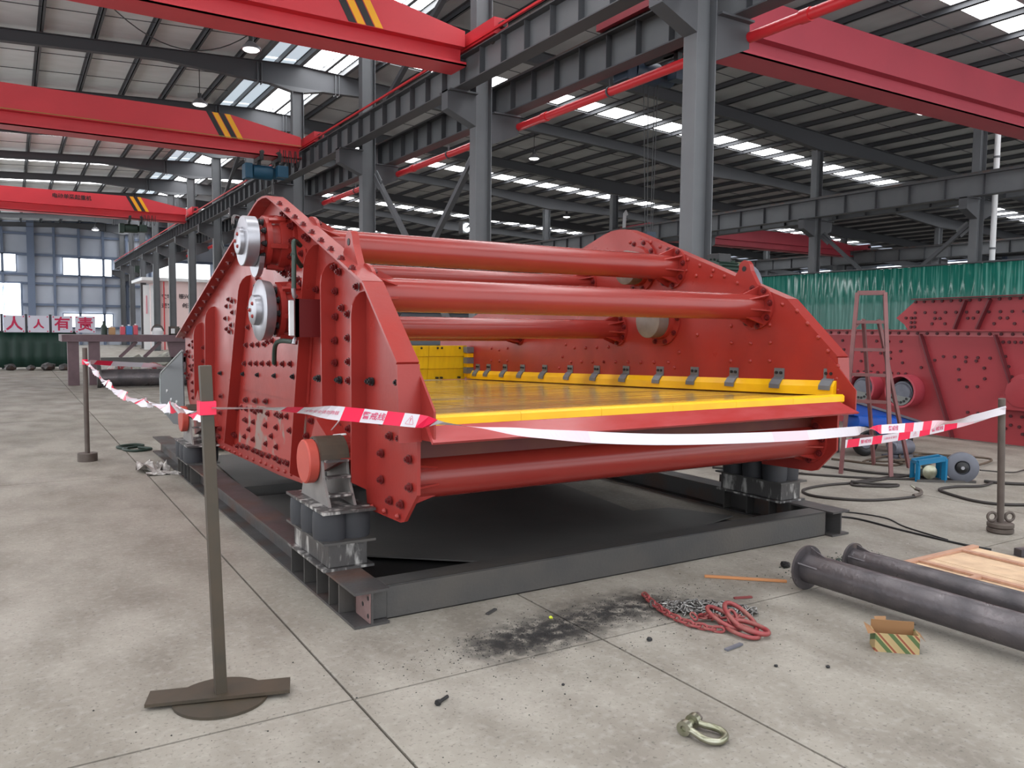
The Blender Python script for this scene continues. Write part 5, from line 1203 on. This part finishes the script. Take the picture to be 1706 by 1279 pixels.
# grit: countless grains in one object
mb = MB(); rnd = random.Random(9)
for i in range(5200):
    k = rnd.random()
    if k < 0.62: u, v = rnd.gauss(0, 0.42), rnd.gauss(0, 0.09); cx, cy, a = 1.1, -0.47, 0.08
    elif k < 0.8: u, v = rnd.gauss(0, 0.2), rnd.gauss(0, 0.09); cx, cy, a = 0.72, -0.55, 0.1
    else: u, v = rnd.gauss(0, 0.9), rnd.gauss(0, 0.35); cx, cy, a = 1.1, -0.75, 0
    x = cx + u*math.cos(a) - v*math.sin(a); y = cy + u*math.sin(a) + v*math.cos(a)
    if y > 0.02: continue
    s_ = 0.0016 + 0.0045*rnd.random()**4; q = rnd.uniform(0, 6)
    p = [(x+s_*math.cos(q+j*2.1), y+s_*math.sin(q+j*2.1), 0.0002) for j in range(3)] + [(x, y, s_*0.9)]
    mb.add(p, [(0, 2, 1), (0, 1, 3), (1, 2, 3), (2, 0, 3)])
one('grit', 'spilled black grit and chips on the concrete by the front channel', 'grit', mb, mat('black_grit', srgb(40, 38, 38), 0.7), (1.1, -0.5, 0), kind='stuff')
mb = MB()
for i in range(700):
    x, y = 3.25+rnd.gauss(0, .22), -0.45+rnd.gauss(0, .05); s_ = 0.004+0.008*rnd.random()**3; q = rnd.uniform(0, 6)
    p = [(x+s_*math.cos(q+j*2.1), y+s_*math.sin(q+j*2.1), 0.0002) for j in range(3)] + [(x, y, s_*0.8)]
    mb.add(p, [(0, 2, 1), (0, 1, 3), (1, 2, 3), (2, 0, 3)])
one('grit', 'dark green grit scattered behind the flange of the thinner pipe', 'grit', mb, mat('green_grit', srgb(46, 56, 50), 0.7), (3.25, -0.45, 0), kind='stuff')
# crumpled newspaper
t = T('newspaper', 'crumpled newspaper on the floor beside the tail of the frame', 'paper', (-0.2, 5.45, 0))
rnd = random.Random(21)
for cx, cy, w1, h1, hz in ((-0.2, 5.55, 0.30, 0.42, 0.11), (-0.12, 5.25, 0.34, 0.2, 0.03)):
    n = 7; vs = [(cx+(i/n-0.5)*w1+rnd.uniform(-.015, .015), cy+(j/n-0.5)*h1+rnd.uniform(-.02, .02), 0.003+rnd.random()**2*hz) for i in range(n+1) for j in range(n+1)]
    t.part('sheet', MB().add(vs, [(i*(n+1)+j, (i+1)*(n+1)+j, (i+1)*(n+1)+j+1, i*(n+1)+j+1) for i in range(n) for j in range(n)]), PAPER)

# ------------------------------------------------------------------ far side of the open bay
t = T('welding_bench', 'big brown steel fabrication bench on heavy legs behind the slim post', 'bench', (2, 20.5, 0))
t.part('bench_top', MB().box(-0.35, 5.5, 19.9, 21.5, 1.14, 1.32), TABLEM)
for x in (-0.22, 0.27, 5.1):
    t.part('leg', MB().box(x, x+0.26, 20.0, 20.25, 0, 1.14), TABLEM)
t.part('lower_rail', MB().box(0.55, 5.2, 20.0, 20.15, 0.58, 0.72), FRAMEB)
for x in (1.0, 1.6): t.part('diagonal_strut', MB().obox((x, 20.05, 0.72), (x+0.42, 20.05, 1.14), 0.08, 0.08), TABLEM)
t.part('middle_leg', MB().prism([(2.35, 0.3), (2.6, 0.3), (2.75, 1.14), (2.2, 1.14)], 'y', 20.0, 20.2), TABLEM)
t = T('steel_tube', 'thick dark steel tube lying on the floor under the bench', 'pipe', (0.5, 18.8, 0))
t.part('tube_body', MB().cyl((0.45, 18.9, 0.24), (4.2, 18.7, 0.24), 0.22, n=24), PIPEM, smooth=True)
t.part('tube_flange', MB().cyl((0.36, 18.905, 0.28), (0.45, 18.9, 0.28), 0.28, n=24), FRAMEB)
cols = dict(g=GHOSE, b=mat('can_blue', srgb(70, 120, 180), 0.5), r=mat('can_red', srgb(206, 80, 96), 0.5), c=mat('can_tan', srgb(176, 136, 96), 0.6))
def bottle(x, h, r, mt, lb):
    t = T('bottle', lb, 'bottle', (x, 20.4, 1.32), 'containers on the bench')
    t.part('bottle_body', MB().lathe((x, 20.4, 1.32), (0, 0, 1), [(0, r), (h*0.6, r), (h*0.8, r*0.4), (h*0.94, r*0.4)], 14), mt, smooth=True)
    t.part('bottle_cap', MB().cyl((x, 20.4, 1.32+h*0.94), (x, 20.4, 1.32+h), r*0.48, n=10), BLACK)
bottle(0.67, 0.36, 0.075, GHOSE, 'green bottle standing at the sign end of the bench')
def can(x, h, wd, mt, lb):
    t = T('canister', lb, 'canister', (x, 20.4, 1.32), 'containers on the bench')
    t.part('can_body', MB().box(x-wd/2, x+wd/2, 20.32, 20.48, 1.32, 1.32+h), mt, bevel=0.01)
    t.part('can_neck', MB().cyl((x, 20.4, 1.32+h), (x, 20.4, 1.36+h), wd*0.22, n=10), WHITE)
can(0.86, 0.20, 0.16, cols['c'], 'tan carton-like can next to the green bottle'); can(1.12, 0.22, 0.12, cols['r'], 'pink-red can with pale neck on the bench'); can(1.28, 0.24, 0.15, cols['b'], 'light blue can between two red cans on the bench'); can(1.44, 0.26, 0.11, cols['r'], 'taller red can at the end of the can row')
t = T('kettle', 'white kettle-like tank with dark handle on the bench', 'kettle', (2.0, 20.4, 1.32))
t.part('kettle_body', MB().lathe((2.0, 20.4, 1.32), (0, 0, 1), [(0, 0.13), (0.12, 0.14), (0.2, 0.08)], 18), WHITE, smooth=True)
t.part('kettle_handle', MB().tube([(2.0+0.15*math.cos(a), 20.4, 1.42+0.18*math.sin(a)) for a in [i*PI/8 for i in range(9)]], 0.02, 6), POSTB)
t = T('bench_press', 'pale green machine vice at the machine end of the bench', 'vice', (2.9, 20.5, 1.32))
t.part('vice_body', MB().box(2.6, 3.2, 20.3, 20.7, 1.32, 1.52), mat('pale_green', srgb(140, 170, 146), 0.5), bevel=0.02)
t.part('vice_jaw', MB().box(3.0, 3.2, 20.3, 20.7, 1.52, 1.72), bpy.data.materials['pale_green'], bevel=0.02)
t.part('vice_screw', MB().cyl((3.2, 20.5, 1.62), (3.5, 20.5, 1.62), 0.04, n=10), CHROME)
t = T('wooden_box', 'small brown open box on the bench beside the vice', 'box', (2.45, 20.6, 1.32))
mb = MB(); mb.box(2.32, 2.58, 20.5, 20.52, 1.32, 1.56); mb.box(2.32, 2.58, 20.68, 20.7, 1.32, 1.56); mb.box(2.32, 2.34, 20.5, 20.7, 1.32, 1.56); mb.box(2.56, 2.58, 20.5, 20.7, 1.32, 1.56); mb.box(2.32, 2.58, 20.5, 20.7, 1.32, 1.34)
t.part('box_shell', mb, POSTB); t.part('paper_insert', MB().box(2.36, 2.46, 20.49, 20.5, 1.36, 1.5), WHITE)
def sack(x, y, s_, lb, mt, seed):
    o = lump('sack', lb, x, y, s_, mt, seed, 'sack'); return o
SACKM = mat('red_white_sack', srgb(220, 214, 210), 0.6, 0, srgb(206, 60, 70), 5, 1, thresh=(0.5, 0.56))
sack(1.15, 21.9, 0.42, 'red and white printed sack under the bench beside the tube', SACKM, 31); sack(2.05, 21.8, 0.4, 'second red and white sack under the bench farther along', SACKM, 32)
GR = mat('pale_scrap', srgb(186, 186, 174), 0.4, 0.4, srgb(96, 96, 92), 6, 1)
for i, (x, y, s_, lb) in enumerate(((1.9, 23.5, 0.55, 'heap of pale castings behind the bench struts'), (3.1, 24.6, 0.6, 'pale engine block seen under the bench top'), (4.4, 23.0, 0.5, 'light coloured casting behind the bench near the screen tail'))):
    o = lump('casting', lb, x, y, s_, GR, 50+i, 'casting')
for i, (x, y, s_) in enumerate(((-1.5, 28.8, 0.2), (-0.9, 28.6, 0.16), (-0.4, 28.4, 0.25), (0.1, 28.3, 0.2))):
    lump('scrap_heap', ['dark scrap lump at the foot of the curtain under the first sign', 'low dark scrap lump under the second sign', 'larger dark scrap lump under the third sign', 'dark scrap lump under the fourth sign'][i], x, y, s_, FRAME, 60+i, 'scrap')
